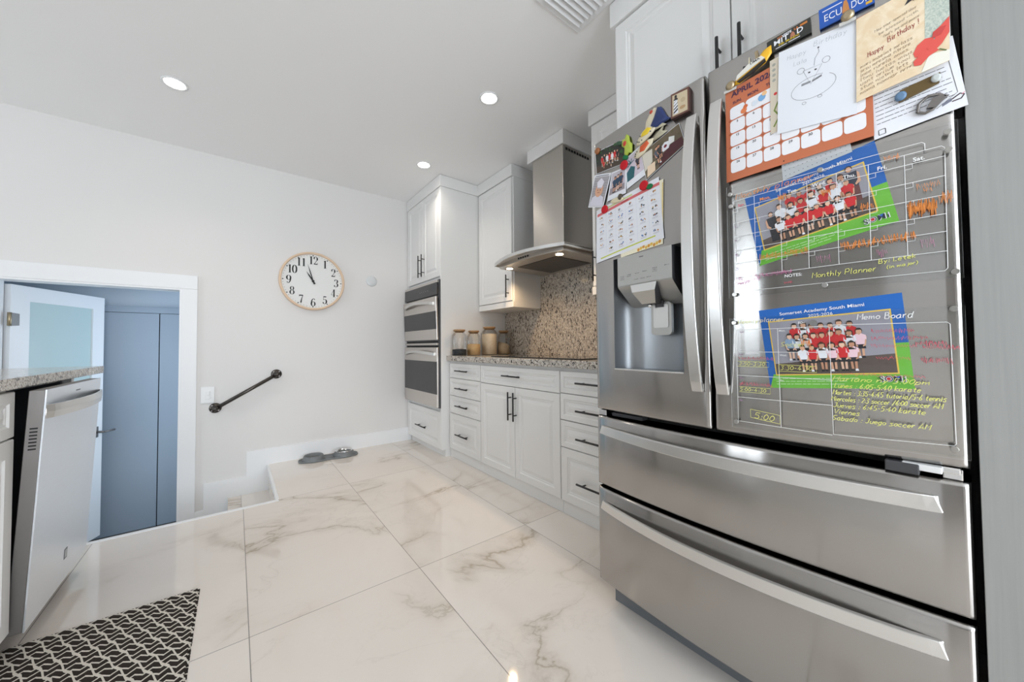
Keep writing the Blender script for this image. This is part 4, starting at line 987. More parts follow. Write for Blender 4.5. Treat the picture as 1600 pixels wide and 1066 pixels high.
def class_photo(quad, label, frame, rows, title, extra, seed):
    sh = Sheet(quad, 0.0006, 0.0005, BLUE, ink(230, 230, 230)); rr = random.Random(seed)
    fu0, fv0, fu1, fv1 = frame
    sh.rect(0.045, 0, 1, fv0, GREEN, 1); sh.rect(fu1, 0, 1, 0.48, GREEN, 1); sh.poly([(0.045, 0), (0.045, fv0), (0, 0)], GREEN, 1)
    sh.rect(fu0-0.010, fv0-0.015, fu1+0.010, fv1+0.015, YEL, 2); sh.rect(fu0, fv0, fu1, fv1, ink(158, 156, 166), 3)
    sh.poly([(fu0, fv0), (fu1, fv0), (fu1, fv0+0.20), (fu0+0.5*(fu1-fu0), fv0+0.17), (fu0, fv0+0.13)], ink(92, 80, 74), 4)
    sh.text('Somerset Academy South Miami', title[0], title[1], 0.0078, WHT, 4, 0.012, 0, width=title[2]); sh.text('2025-2026', title[0]+title[2]*0.36/sh.W, title[1]-0.060, 0.0072, WHT, 4, 0.012, 0, width=title[2]*0.29)
    for i in range(3):
        v = 0.115-0.033*i; u = 0.06
        while u < 0.62-0.04*i: l = rr.uniform(0.02, 0.06); sh.line([(u, v), (u+l, v)], 0.0011, ink(214, 235, 196), 3); u += l+0.008
    kk = 5
    for u0, v0, u1, v1, n, hh, kinds in rows:
        for i in range(n):
            c = kinds[i % len(kinds)]; u = u0+(u1-u0)*i/max(1, n-1)+rr.uniform(-0.004, 0.004)
            kid(sh, u, v0+(v1-v0)*i/max(1, n-1), hh*rr.uniform(0.94, 1.05), {'r': RED, 'w': WHT, 'p': PK, 'b': ink(140, 165, 195)}[c], rr, long_hair=(c in 'wp' and rr.random() < 0.7), k=kk)
        kk += 6
    extra(sh); logo(sh, 0.80, 0.075, 0.0125)
    return sh.done('class_photo', label, 'photo', 'school class photos behind the memo boards')
def ex_up(sh):
    k = 6   # two adults: dark dress on the left, dark suit on the right
    def adult(u, v, h, cl, legs):
        m_ = lambda x, y: (u+x*h/sh.W, v+y*h/sh.H)
        sh.poly([m_(*p) for p in ((-0.10, 0.02), (0.10, 0.02), (0.11, 0.45), (-0.11, 0.45))], legs, k); sh.poly([m_(*p) for p in ((-0.11, 0.42), (0.11, 0.42), (0.15, 0.60), (0.13, 0.80), (-0.13, 0.80), (-0.15, 0.60))], cl, k+1)
        for s_ in (-1, 1): sh.poly([m_(*p) for p in ((s_*0.13, 0.78), (s_*0.17, 0.72), (s_*0.16, 0.50), (s_*0.06, 0.44), (s_*0.05, 0.48), (s_*0.11, 0.56))], SK[1] if cl != DK or s_ < 0 else DK, k+2)
        c = m_(0, 0.90); sh.disc(c[0], c[1], 0.07*h, HAIR[0], k+3, 10, 0.085*h); c = m_(0, 0.885); sh.disc(c[0], c[1], 0.055*h, SK[1], k+4, 10, 0.068*h)
    adult(0.185, 0.25, 0.083, DK, DK); adult(0.80, 0.37, 0.092, ink(56, 60, 74), ink(106, 60, 58))
def ex_lo(sh): sh.disc(0.42, 0.77, 0.008, ink(120, 120, 118), 30)
class_photo([(0.377, 1.421), (0.124, 1.473), (0.091, 1.283), (0.346, 1.228)], 'upper class photo of children in red and white shirts, tilted behind the monthly planner board', (0.075, 0.20, 0.895, 0.80),
    [(0.36, 0.47, 0.74, 0.44, 6, 0.066, 'rrrwrw'), (0.27, 0.36, 0.76, 0.34, 7, 0.070, 'wwrwrwr'), (0.24, 0.22, 0.76, 0.20, 8, 0.066, 'wrrrrrwr')], (0.27, 0.895, 0.148), ex_up, 3)
class_photo([(0.351, 1.108), (0.091, 1.127), (0.077, 0.921), (0.329, 0.903)], 'lower class photo of children in red and white shirts, behind the weekly planner board', (0.075, 0.17, 0.915, 0.83),
    [(0.27, 0.46, 0.66, 0.44, 7, 0.068, 'rwrrrwr'), (0.22, 0.34, 0.71, 0.34, 9, 0.068, 'bwwrrrrwp'), (0.31, 0.20, 0.66, 0.20, 6, 0.070, 'wrwprp')], (0.17, 0.905, 0.157), ex_lo, 5)
sh = Sheet([(0.292, 1.486), (0.165, 1.500), (0.160, 1.462), (0.290, 1.440)], 0.0025, 0.0004, ink(196, 200, 204))
for i in range(14):
    for j in range(3): sh.disc(0.05+0.068*i, 0.2+0.3*j, 0.0012, ink(120, 124, 130), 1, 6)
sh.done('paper_strip', 'narrow dotted grey paper strip showing between the calendar and the upper class photo', 'paper')

# clear memo boards
WL = pm('white_board_print', (0.80, 0.80, 0.80), 0.5); CH = ink(226, 226, 118); OR = ink(226, 138, 62); PKR = ink(214, 84, 104); PKL = ink(205, 120, 165); PUR = ink(150, 110, 150)
def board(y0, y1, z0, z1, name, label):
    # y0 > y1; rounded clear sheet held off the door by magnets
    sh = Sheet([(y0, z1), (y1, z1), (y1, z0), (y0, z0)], 0.0050, 0.0022, m_acrylic, m_acr_edge); return sh
def U(sh, y, z): return ((-y-sh.q[0][0])/sh.W, (z-sh.q[3][1])/sh.H)
sh = board(0.420, 0.0085, 1.148, 1.466, '', '')
L = lambda pts, w_=0.0011, m=WL, k=1: sh.line([U(sh, y, z) for y, z in pts], w_, m, k)
L([(0.404, 1.419), (0.404, 1.164), (0.032, 1.164), (0.028, 1.169), (0.026, 1.415), (0.030, 1.420), (0.404, 1.420)])
for z in (1.398, 1.358, 1.319, 1.280, 1.244, 1.204): L([(0.404, z), (0.027, z)])
cols = (0.353, 0.296, 0.242, 0.188, 0.135, 0.081)
for y in cols: L([(y, 1.420), (y, 1.204)])
for y in (0.404,)+cols:
    for z in (1.398, 1.358, 1.319, 1.280, 1.244): L([(y-0.011, z), (y-0.011, z-0.010), (y, z-0.010)], 0.0008)
L([(0.404, 1.424), (0.404, 1.438), (0.056, 1.438), (0.052, 1.434), (0.052, 1.420)])
def T(body, y, z, h, m=WL, **k): u, v = U(sh, y, z); sh.text(body, u, v, h, m, 2, **k)
def Hd(body, y, z, h, m=CH, w_=0.0011, **k): u, v = U(sh, y, z); sh.hand(body, u, v, h, m, 3, w_, **k)
for d_, y in (('Sun', 0.392), ('Mon.', 0.340), ('Tue.', 0.281), ('Wed.', 0.233), ('Thu.', 0.177), ('Fri.', 0.121), ('Sat.', 0.069)):
    T(d_, y, 1.4015, 0.0085 if d_ != 'Sun' else 0.007, OR if d_ == 'Mon.' else (PKR if d_ == 'Sun' else WL), bold=0.02)
T('NOTES:', 0.291, 1.188, 0.0075, bold=0.015)
Hd('Monthly planner', 0.397, 1.424, 0.014, OR, 0.0014, width=0.17)
Hd('Monthly Planner', 0.237, 1.179, 0.012, width=0.110); Hd('By: Letek', 0.124, 1.194, 0.009, width=0.056, rot=0.08); Hd('(in major)', 0.112, 1.181, 0.007, width=0.046, rot=0.08)
def Sc(y0, z0, y1, z1, m, n, seed, w_=0.0012): a, b_ = U(sh, y0, z0); c, d = U(sh, y1, z1); sh.scrub(a, b_, c, d, m, 3, n, w_, seed)
Sc(0.110, 1.417, 0.090, 1.428, OR, 7, 1); Sc(0.066, 1.340, 0.036, 1.352, OR, 8, 2, 0.0008); Sc(0.056, 1.332, 0.046, 1.341, OR, 4, 12, 0.0008)
Sc(0.078, 1.283, 0.040, 1.316, OR, 26, 3, 0.0013); Sc(0.036, 1.300, 0.020, 1.326, OR, 7, 4, 0.0008); Sc(0.185, 1.236, 0.070, 1.254, OR, 52, 5, 0.0013)
Sc(0.345, 1.240, 0.245, 1.258, OR, 40, 6, 0.0011); Sc(0.30, 1.385, 0.285, 1.405, OR, 8, 13); Sc(0.215, 1.372, 0.200, 1.390, OR, 8, 14); Sc(0.150, 1.318, 0.130, 1.335, OR, 8, 15)
Sc(0.355, 1.196, 0.278, 1.208, PKL, 30, 7, 0.001); Hd('WK', 0.402, 1.196, 0.010, PKL); Hd('(may)', 0.402, 1.184, 0.010, PKL); Sc(0.386, 1.186, 0.348, 1.200, PKL, 14, 8, 0.0008); Sc(0.292, 1.172, 0.278, 1.178, PKR, 6, 9)
Sc(0.228, 1.214, 0.205, 1.232, PKL, 6, 16, 0.0005); Sc(0.127, 1.208, 0.112, 1.226, PKL, 5, 17, 0.0005); Sc(0.062, 1.215, 0.046, 1.236, PKL, 5, 18, 0.0005)
for i, n_ in enumerate(('4', '11', '18', '25')): Hd(n_, 0.402, 1.345-0.04*i, 0.006, PUR, 0.0008)
sh.done('memo_board', 'clear monthly planner board with white day grid and orange scribbles, upper on the right door', 'memo board', 'clear planner boards')
sh = board(0.420, 0.0085, 0.787, 1.091, '', '')
L([(0.310, 1.058), (0.213, 1.060), (0.209, 1.057), (0.207, 0.804), (0.029, 0.812), (0.026, 0.816), (0.028, 1.056), (0.032, 1.060), (0.207, 1.062)]); L([(0.404, 1.058), (0.404, 0.806), (0.209, 0.802)]); L([(0.404, 1.058), (0.310, 1.058)])
L([(0.309, 1.058), (0.307, 0.804)])
for z in (0.997, 0.932, 0.872): L([(0.404, z), (0.207, z)])
Hd('Weekly', 0.400, 1.075, 0.011, CH, width=0.05); Hd('planner', 0.346, 1.077, 0.011, ink(240, 226, 170), width=0.052); T('to-', 0.267, 1.068, 0.008, shear=0.3, bold=0.01)
Hd('Memo Board', 0.161, 1.072, 0.013, WL, 0.0015, width=0.086)
for d_, y, z in (('Sun.', 0.396, 1.050), ('Mon.', 0.306, 1.050), ('Tue.', 0.400, 0.988), ('Wed.', 0.306, 0.987), ('Thu.', 0.400, 0.923), ('Fri.', 0.306, 0.922), ('Sat.', 0.400, 0.862)): T(d_, y, z, 0.0048, PUR if y > 0.39 else WL, bold=0.01)
Hd('Soccer', 0.303, 1.012, 0.010, CH, width=0.05); Sc(0.262, 1.010, 0.245, 1.030, OR, 8, 20); Hd('3:30-4:30', 0.305, 0.952, 0.010, CH, width=0.064); L([(0.308, 0.965), (0.234, 0.963), (0.234, 0.948), (0.308, 0.948), (0.308, 0.965)], 0.0009, CH, 3)
Hd('2:50-3:30', 0.399, 0.960, 0.009, CH, width=0.062); L([(0.402, 0.971), (0.330, 0.970), (0.330, 0.957), (0.402, 0.957)], 0.0008, CH, 3); Sc(0.398, 0.974, 0.322, 0.984, PKR, 22, 21, 0.0009)
Sc(0.400, 0.904, 0.325, 0.914, PKR, 24, 22, 0.0011); Hd('5:00-4:30', 0.398, 0.890, 0.009, CH, width=0.062); L([(0.400, 0.901), (0.328, 0.901), (0.328, 0.887), (0.400, 0.887)], 0.0008, CH, 3)
Hd('5:00', 0.365, 0.820, 0.015, CH, 0.0014, width=0.046, rot=-0.1); L([(0.374, 0.842), (0.309, 0.834), (0.309, 0.812), (0.374, 0.820), (0.374, 0.842)], 0.001, CH, 3)
for bd, y, z, wd in (('Mariano ny 5:00pm', 0.206, 0.931, 0.150), ('Lunes : 6:05-5:40 karate', 0.203, 0.915, 0.134), ('Martes : 3:35-4:45 tutoria/5-6 tennis', 0.206, 0.899, 0.170), ('Miercoles : 2:3 soccer /6:00 soccer AM', 0.209, 0.884, 0.168),
                     ('Jueves : 6:45-5:40 karate', 0.206, 0.869, 0.142), ('Viernes', 0.206, 0.854, 0.045), ('Sabado : Juego soccer AM', 0.208, 0.839, 0.150)):
    Hd(bd, y, z, 0.0105, CH, 0.0012, width=wd, slant=0.35, jit=0.35)
for y0_, z0_, y1_, z1_, n_, sd in ((0.140, 1.040, 0.078, 1.050, 18, 23), (0.140, 1.025, 0.060, 1.033, 20, 24), (0.140, 1.008, 0.075, 1.016, 18, 25), (0.075, 1.012, 0.035, 1.022, 14, 26), (0.065, 1.004, 0.016, 1.013, 16, 27), (0.132, 0.982, 0.085, 0.990, 12, 28), (0.068, 0.976, 0.028, 0.988, 14, 29), (0.190, 0.944, 0.066, 0.950, 22, 30)):
    Sc(y0_, z0_, y1_, z1_, PKR, n_, sd, 0.0010)
sh.done('memo_board', 'clear weekly planner board with yellow handwritten schedule, lower on the right door', 'memo board', 'clear planner boards')
# round magnets that hold the boards
m_studm = pm('magnet_steel', (0.45, 0.44, 0.42), 0.3, 1.0)
def stud(y, z, r, m, label, name='magnet', h0=0.0075, h1=0.0135, grp='round silver board magnets', cat='magnet'):
    b = MB(); n = 20
    rows = [[tuple(S(-(y+rr*cos(2*pi*i/n)), z+rr*sin(2*pi*i/n), h)) for i in range(n)] for rr, h in ((r*0.96, h0), (r, h0+0.001), (r, h1-0.001), (r*0.86, h1))]
    vs = b.grid(rows, m, True, cyc=True); b.cap(vs[0], m); b.cap(vs[-1], m); return tag(b.build(name), label, cat, grp)
for y, z, wh in ((0.410, 1.441, 'monthly board, upper one at its handle-side edge'), (0.409, 1.407, 'monthly board, second one down at its handle-side edge'), (0.022, 1.444, 'monthly board, topmost at its hinge side'), (0.022, 1.407, 'monthly board, just below the topmost at its hinge side'),
                 (0.019, 1.160, 'monthly board, bottom hinge-side corner'), (0.405, 1.157, 'monthly board, bottom corner near the handle'), (0.214, 1.158, 'monthly board, middle of its bottom edge'), (0.216, 1.437, 'monthly board, middle of its top edge'),
                 (0.408, 1.078, 'weekly board, top corner near the handle'), (0.023, 1.086, 'weekly board, top hinge-side corner'), (0.408, 0.803, 'weekly board, bottom corner near the handle'), (0.029, 0.806, 'weekly board, bottom hinge-side corner')):
    stud(y, z, 0.0058, m_studm, 'small round silver magnet on the ' + wh)

# school notice, calendar, drawing, card
sh = Sheet([(0.132, 1.632), (0.010, 1.640), (-0.006, 1.490), (0.124, 1.473)], 0.0035, 0.0004, WHT)
rr = random.Random(4)
for i in range(11):
    v = 0.80-0.06*i; u = 0.05
    while u < 0.86-0.02*(i % 3): l = rr.uniform(0.03, 0.12); sh.line([(u, v), (min(u+l, 0.9), v)], 0.0013, ink(84, 84, 92), 1); u += l+0.012
sh.line([(0.05, 0.88), (0.90, 0.88), (0.93, 0.22), (0.70, 0.10)], 0.0008, ink(60, 60, 60), 1); sh.frame(0.06, 0.04, 0.14, 0.11, 0.0012, DK, 1)
sh.poly([(0.76, 0.10), (0.86, 0.13), (0.86, 0.17), (0.76, 0.14)], ink(120, 124, 140), 1); sh.line([(0.86, 0.15), (0.95, 0.19), (0.985, 0.16), (0.95, 0.12), (0.86, 0.12)], 0.0022, ink(60, 40, 50), 2); sh.line([(0.965, 0.17), (0.995, 0.19)], 0.0012, ink(230, 150, 165), 2)
sh.done('school_notice', 'white printed notice sheet tilted under the beige birthday card', 'paper')
CAL = ink(196, 112, 76); CTXT = ink(74, 44, 74)
sh = Sheet([(0.416, 1.738), (0.124, 1.764), (0.124, 1.481), (0.418, 1.478)], 0.0085, 0.0016, CAL)
def rcell(u0, v0, u1, v1, r=0.007):
    pts = []
    for cu_, cv_, a0 in ((u1-r/sh.W, v1-r/sh.H, 0), (u0+r/sh.W, v1-r/sh.H, 90), (u0+r/sh.W, v0+r/sh.H, 180), (u1-r/sh.W, v0+r/sh.H, 270)):
        for i in range(4): a = radians(a0+30*i); pts.append((cu_+r/sh.W*cos(a), cv_+r/sh.H*sin(a)))
    sh.poly(pts, ink(236, 236, 240), 2)
day = 0; mu, mv = 0.035, 0.075; cw = (1-2*mu)/7; rh = (0.80-mv)/5
for r in range(5):
    for c in range(7):
        u0 = mu+c*cw; v1 = 0.80-r*rh; n_ = r*7+c-2
        if r == 0 and c in (1, 2): continue
        rcell(u0+0.004, v1-rh+0.006, u0+cw-0.004, v1-0.006)
        if 1 <= n_ <= 30: sh.text(str(n_), u0+cw*0.5, v1-0.040, 0.0062, DK, 3, 0.02, center=True)
rcell(mu+cw+0.004, 0.80-rh+0.006, mu+3*cw-0.004, 0.794)
sh.text('APRIL 2026', 0.05, 0.905, 0.0150, CTXT, 3, 0.03, width=0.100)
for i, d_ in enumerate(('SUN.', 'MON.', 'TUE.', 'WED.', 'THU.', 'FRI.', 'SAT.')): sh.text(d_, mu+cw*(i+0.5), 0.825, 0.0075, CTXT, 3, 0.02, center=True)
sh.disc(0.45, 0.028, 0.0016, ink(40, 20, 15), 2, 8)
for i in range(7):
    for r in range(4): sh.disc(mu+cw*i+cw*0.0, 0.80-rh*(r+1), 0.0030, ink(170, 84, 52), 3, 4)
# leaf and flower printed on the first week
sh.disc(0.155, 0.70, 0.008, ink(226, 130, 80), 4, 7); sh.disc(0.17, 0.735, 0.006, ink(214, 110, 62), 4, 6); sh.disc(0.30, 0.74, 0.009, ink(120, 170, 215), 4, 8); sh.disc(0.32, 0.77, 0.006, ink(235, 190, 140), 5, 8); sh.disc(0.245, 0.72, 0.007, ink(214, 222, 232), 4, 8)
sh.done('wall_calendar', 'terracotta April 2026 calendar with rounded white day boxes', 'calendar')
sh = Sheet([(0.309, 1.762), (0.280, 1.764), (0.284, 1.570), (0.311, 1.568)], 0.0108, 0.0008, ink(206, 196, 178))
sh.line([(0.6, 0.40), (0.3, 0.30), (0.7, 0.20), (0.25, 0.08)], 0.004, ink(112, 130, 60), 1); sh.disc(0.4, 0.52, 0.004, ink(200, 50, 50), 1, 8)
for i in range(4): sh.disc(0.3, 0.92-0.07*i, 0.004, ink(160, 160, 150), 1, 8)
sh.done('greeting_card', 'narrow strip of a card with green vine showing between calendar and drawing', 'card')
sh = Sheet([(0.289, 1.771), (0.142, 1.757), (0.150, 1.542), (0.297, 1.561)], 0.0125, 0.0005, ink(228, 231, 237)); PEN = ink(122, 122, 130)
Lw = 0.0008
ell = lambda cu_, cv_, a, b_, r0, r1, rot=0.0, n=26: [(cu_+(a*cos(radians(r0+(r1-r0)*i/n))*cos(rot)-b_*sin(radians(r0+(r1-r0)*i/n))*sin(rot))/sh.W, cv_+(a*cos(radians(r0+(r1-r0)*i/n))*sin(rot)+b_*sin(radians(r0+(r1-r0)*i/n))*cos(rot))/sh.H) for i in range(n+1)]
sh.line(ell(0.47, 0.44, 0.042, 0.026, 60, 400, 0.12), Lw, PEN); sh.line([(0.34, 0.66), (0.58, 0.67), (0.44, 0.48), (0.34, 0.66)], Lw, PEN); sh.line(ell(0.31, 0.67, 0.007, 0.007, 0, 360), Lw, PEN); sh.line(ell(0.63, 0.70, 0.007, 0.007, 0, 360), Lw, PEN)
sh.disc(0.42, 0.62, 0.0025, DK, 1, 8, 0.0018); sh.disc(0.50, 0.63, 0.0025, DK, 1, 8, 0.0018); sh.line([(0.48, 0.68), (0.49, 0.76), (0.54, 0.82), (0.53, 0.86)], Lw, PEN); sh.disc(0.53, 0.87, 0.0018, DK, 1, 8)
for i in range(4): sh.line([(0.44, 0.50+0.006*i), (0.32, 0.49+0.007*i)], Lw, ink(90, 90, 96)); sh.line([(0.46, 0.50+0.006*i), (0.58, 0.53+0.006*i)], Lw, ink(90, 90, 96))
sh.line(ell(0.36, 0.28, 0.004, 0.003, 0, 360, 0, 10), Lw, PEN); sh.line(ell(0.56, 0.31, 0.004, 0.003, 0, 360, 0, 10), Lw, PEN)
sh.hand('Happy', 0.12, 0.86, 0.011, ink(165, 168, 176), 1, 0.0006); sh.hand('Birthday', 0.47, 0.90, 0.012, ink(165, 168, 176), 1, 0.0006, width=0.06); sh.hand('Lala', 0.21, 0.76, 0.010, ink(165, 168, 176), 1, 0.0006)
sh.done('child_drawing', "white sheet with a child's pencil drawing of a round cat-like animal", 'drawing')
def paper_pattern(name, a, b_, sc_):
    m, t_, b = nodes(name); n = noise(t_, objco(t_), sc_, 3, 0.6, 3.0)
    link(t_, ramp(t_, n.outputs[0], [(0.4, a), (0.62, b_)]), b.inputs['Base Color']); b.inputs['Roughness'].default_value = 0.55; return m
m_card = paper_pattern('card_beige', srgb(228, 205, 170), srgb(236, 219, 190), 16); m_cardg = paper_pattern('card_green', srgb(168, 182, 172), srgb(202, 208, 196), 90)
sh = Sheet([(0.146, 1.757), (0.0125, 1.772), (0.0165, 1.586), (0.150, 1.567)], 0.0145, 0.0012, m_card)
sh.rect(0.76, 0.30, 1.0, 1.0, m_cardg, 1); sh.poly([(0.72, 0.0), (1, 0), (1, 0.12), (0.80, 0.16)], ink(236, 234, 222), 2)
PT = ink(222, 88, 78); PT2 = ink(200, 70, 66)
sh.poly([(0.660, 0.194), (0.640, 0.252), (0.680, 0.324), (0.760, 0.360), (0.840, 0.338), (0.860, 0.266), (0.780, 0.208)], PT, 3, ); sh.poly([(0.780, 0.237), (0.860, 0.309), (0.840, 0.381), (0.920, 0.424), (1.000, 0.482), (1.000, 0.309), (0.930, 0.223), (0.840, 0.165)], PT, 4); sh.poly([(0.650, 0.108), (0.640, 0.158), (0.720, 0.223), (0.860, 0.208), (0.900, 0.165), (0.800, 0.144), (0.720, 0.086)], PT, 5)
sh.poly([(0.830, 0.324), (0.840, 0.388), (0.900, 0.410), (0.970, 0.396), (0.920, 0.324)], PT2, 6); sh.line([(0.900, 0.172), (0.970, 0.122)], 0.002, ink(96, 110, 60), 6)
sh.poly([(0.55, 0.85), (0.63, 0.87), (0.66, 0.95), (0.60, 0.92)], DK, 3); sh.poly([(0.64, 0.86), (0.72, 0.85), (0.76, 0.97), (0.68, 0.97)], ink(120, 160, 164), 3); sh.line([(0.64, 0.86), (0.72, 0.85), (0.76, 0.97), (0.68, 0.97), (0.64, 0.86)], 0.0014, DK, 4)
for i, tx in enumerate(('May your special day', 'be blessed with', "God's joy and peace.")): sh.hand(tx, 0.22+0.05*i, 0.72-0.055*i, 0.006, ink(130, 110, 92), 2, 0.0005, width=0.062-0.004*i, rot=0.13)
sh.hand('Happy', 0.14, 0.47, 0.011, ink(150, 50, 44), 2, 0.0010, width=0.026, rot=0.12); sh.hand('Birthday !', 0.37, 0.53, 0.012, ink(150, 50, 44), 2, 0.0010, width=0.046, rot=0.14)
rr = random.Random(8)
for i in range(7): sh.hand(''.join(rr.choice('aeimnorstul') for _ in range(4))+' '+''.join(rr.choice('aeimnorstul') for _ in range(6))+' '+''.join(rr.choice('aeimnorstul') for _ in range(4 if i > 1 else 6)), 0.05, 0.38-0.052*i, 0.0075, ink(128, 98, 70), 2, 0.0006, width=0.08-0.003*(i % 3), rot=0.12)
sh.done('birthday_card', 'open beige birthday card with red poppy and butterfly, top of the right door', 'card')

# left door papers
sh = Sheet([(0.800, 1.560), (0.612, 1.567), (0.618, 1.352), (0.790, 1.342)], 0.0022, 0.0004, ink(238, 232, 206))
for i in range(9): sh.disc(0.45+0.06*i, 0.03+0.012*(i % 3), 0.006, ink(226, 186, 80) if i % 2 else ink(214, 150, 60), 1, 7)
sh.line([(0.985, 0.08), (0.985, 0.95)], 0.003, ink(224, 196, 110), 1); sh.done('menu_sheet', 'second yellow-edged sheet peeking out under the school lunch menu', 'paper')
sh = Sheet([(0.910, 1.556), (0.628, 1.580), (0.613, 1.370), (0.914, 1.346)], 0.0030, 0.0005, ink(232, 234, 240))
sh.rect(0.02, 0.865, 1.0, 0.915, ink(214, 110, 112), 1); sh.rect(0.10, 0.925, 0.62, 0.955, ink(206, 214, 150), 1); sh.line([(0.08, 0.055), (0.90, 0.085)], 0.0045, ink(196, 204, 60), 1); sh.line([(0.44, 0.885), (0.56, 0.892)], 0.003, ink(150, 60, 60), 3)
rr = random.Random(12); ic = [ink(70, 66, 62), ink(206, 160, 80), ink(110, 140, 190), ink(196, 130, 80), ink(90, 96, 90)]
for c in range(6):
    if c: sh.line([(0.02+c*0.163, 0.11), (0.02+c*0.163, 0.86)], 0.0004, ink(190, 196, 214), 1)
    for r in range(6):
        if (c, r) in ((0, 5),): continue
        u, v = 0.10+c*0.163, 0.80-r*0.125
        for j in range(5): sh.disc(u+rr.uniform(-0.035, 0.035), v+rr.uniform(-0.014, 0.018), rr.uniform(0.0016, 0.0034), rr.choice(ic), 2, 6)
        for j in range(2): sh.line([(u-0.04, v-0.038-0.014*j), (u+0.035, v-0.038-0.014*j)], 0.0006, ink(130, 130, 140), 2)
for r in range(5): sh.line([(0.02, 0.735-r*0.125), (0.99, 0.735-r*0.125)], 0.0003, ink(196, 200, 216), 1)
sh.done('menu_calendar', 'white school lunch menu calendar with small food pictures on the left door', 'paper')
def snapshot(quad, off, label, border, bg, paint, name='photo_print'):
    sh = Sheet(quad, off, 0.0005, WHT); bu, bv0, bv1 = border; sh.rect(bu, bv0, 1-bu, 1-bv1, bg, 1); paint(sh); return sh.done(name, label, 'photo', 'loose photos on the left door')
def p1(sh):
    sh.rect(0.02, 0.02, 0.98, 0.32, ink(74, 60, 48), 2); rr = random.Random(2)
    for i in range(26): sh.disc(rr.uniform(0.05, 0.95), rr.uniform(0.2, 0.95), rr.uniform(0.003, 0.006), ink(50, 70+rr.randint(0, 30), 46), 2, 7)
    for i, c in enumerate((RED, DK, WHT, RED, WHT, RED, DK)): kid(sh, 0.25+0.085*i, 0.22+0.03*(i % 2), 0.046, c, rr, skirt=c, k=3)
    kid(sh, 0.30, 0.10, 0.034, RED, rr, skirt=RED, k=9); kid(sh, 0.55, 0.08, 0.034, DK, rr, k=9)
snapshot([(0.916, 1.797), (0.762, 1.776), (0.764, 1.686), (0.909, 1.705)], 0.0010, 'group photo with red costumes against dark greenery, leftmost at the top of the left door', (0.015, 0.02, 0.02), ink(48, 50, 44), p1)
def p2(sh):
    for i in range(10): sh.line([(0.06, 0.12+0.075*i), (0.94, 0.12+0.075*i)], 0.0008, ink(120, 118, 122), 2)
    sh.poly([(0.05, 0.04), (0.95, 0.04), (0.86, 0.30), (0.62, 0.38), (0.38, 0.38), (0.14, 0.30)], ink(214, 212, 224), 3)
    sh.disc(0.5, 0.52, 0.022, SK[1], 4, 14, 0.026); sh.poly([(0.36, 0.58), (0.64, 0.58), (0.72, 0.76), (0.5, 0.88), (0.28, 0.76)], ink(222, 220, 230), 5); sh.rect(0.36, 0.57, 0.64, 0.60, ink(190, 186, 198), 6)
    sh.disc(0.42, 0.52, 0.0022, DK, 6, 8); sh.disc(0.58, 0.52, 0.0022, DK, 6, 8); sh.line([(0.43, 0.455), (0.5, 0.44), (0.57, 0.455)], 0.0018, ink(140, 60, 50), 6); sh.line([(0.1, 0.95), (0.9, 0.95)], 0.002, DK, 3)
snapshot([(0.915, 1.704), (0.828, 1.677), (0.873, 1.558), (0.957, 1.587)], 0.0040, 'photo of a smiling child in white cook hat and coat, overhanging the door edge', (0.05, 0.03, 0.08), ink(170, 166, 170), p2)
def p3(sh):
    rr = random.Random(6); sh.rect(0.08, 0.2, 0.92, 0.42, ink(150, 140, 146), 2)
    for i in range(3): kid(sh, 0.34+0.18*i, 0.22+0.03*i, 0.062, ink(44, 70, 96), rr, skirt=ink(40, 60, 84), k=3)
snapshot([(0.828, 1.677), (0.760, 1.671), (0.762, 1.574), (0.853, 1.574)], 0.0022, 'instant photo with white border showing people in dark blue, beside the cook photo', (0.06, 0.18, 0.05), ink(196, 190, 200), p3)
def p4(sh):
    rr = random.Random(9); sh.poly([(0.06, 0.2), (0.4, 0.2), (0.5, 0.5), (0.3, 0.62), (0.06, 0.5)], ink(40, 96, 104), 2)
    for a in range(5): sh.line([(0.30, 0.70), (0.30+0.2*cos(a*0.8+0.4), 0.70+0.16*sin(a*0.8+0.2))], 0.003, ink(34, 92, 100), 3)
    kid(sh, 0.66, 0.34, 0.05, ink(60, 60, 74), rr, k=4)
snapshot([(0.765, 1.700), (0.690, 1.722), (0.671, 1.610), (0.759, 1.586)], 0.0014, 'instant photo with a teal palm and one standing person, beneath the fish magnets', (0.06, 0.2, 0.05), ink(206, 196, 208), p4)
def p5(sh):
    rr = random.Random(10)
    for i in range(20): sh.disc(rr.uniform(0.1, 0.95), rr.uniform(0.1, 0.92), rr.uniform(0.004, 0.010), ink(*rr.choice([(96, 88, 66), (120, 112, 84), (72, 64, 56), (88, 84, 58)])), 2, 7)
    sh.poly([(0.35, 0.05), (0.97, 0.05), (0.97, 0.40), (0.72, 0.46), (0.52, 0.36)], ink(78, 34, 40), 3); sh.poly([(0.02, 0.30), (0.24, 0.42), (0.30, 0.86), (0.02, 0.95)], ink(214, 208, 196), 3); sh.poly([(0.04, 0.05), (0.26, 0.05), (0.30, 0.36), (0.10, 0.40)], ink(236, 212, 184), 3)
    sh.poly([(0.52, 0.42), (0.66, 0.40), (0.74, 0.62), (0.60, 0.72), (0.48, 0.62)], WHT, 4); sh.poly([(0.66, 0.50), (0.80, 0.46), (0.84, 0.66), (0.72, 0.78)], ink(226, 228, 224), 4); sh.disc(0.60, 0.56, 0.006, ink(120, 30, 40), 5, 7)
    kid(sh, 0.40, 0.14, 0.07, ink(90, 96, 110), rr, k=5); kid(sh, 0.46, 0.24, 0.06, ink(60, 60, 60), rr, k=11)
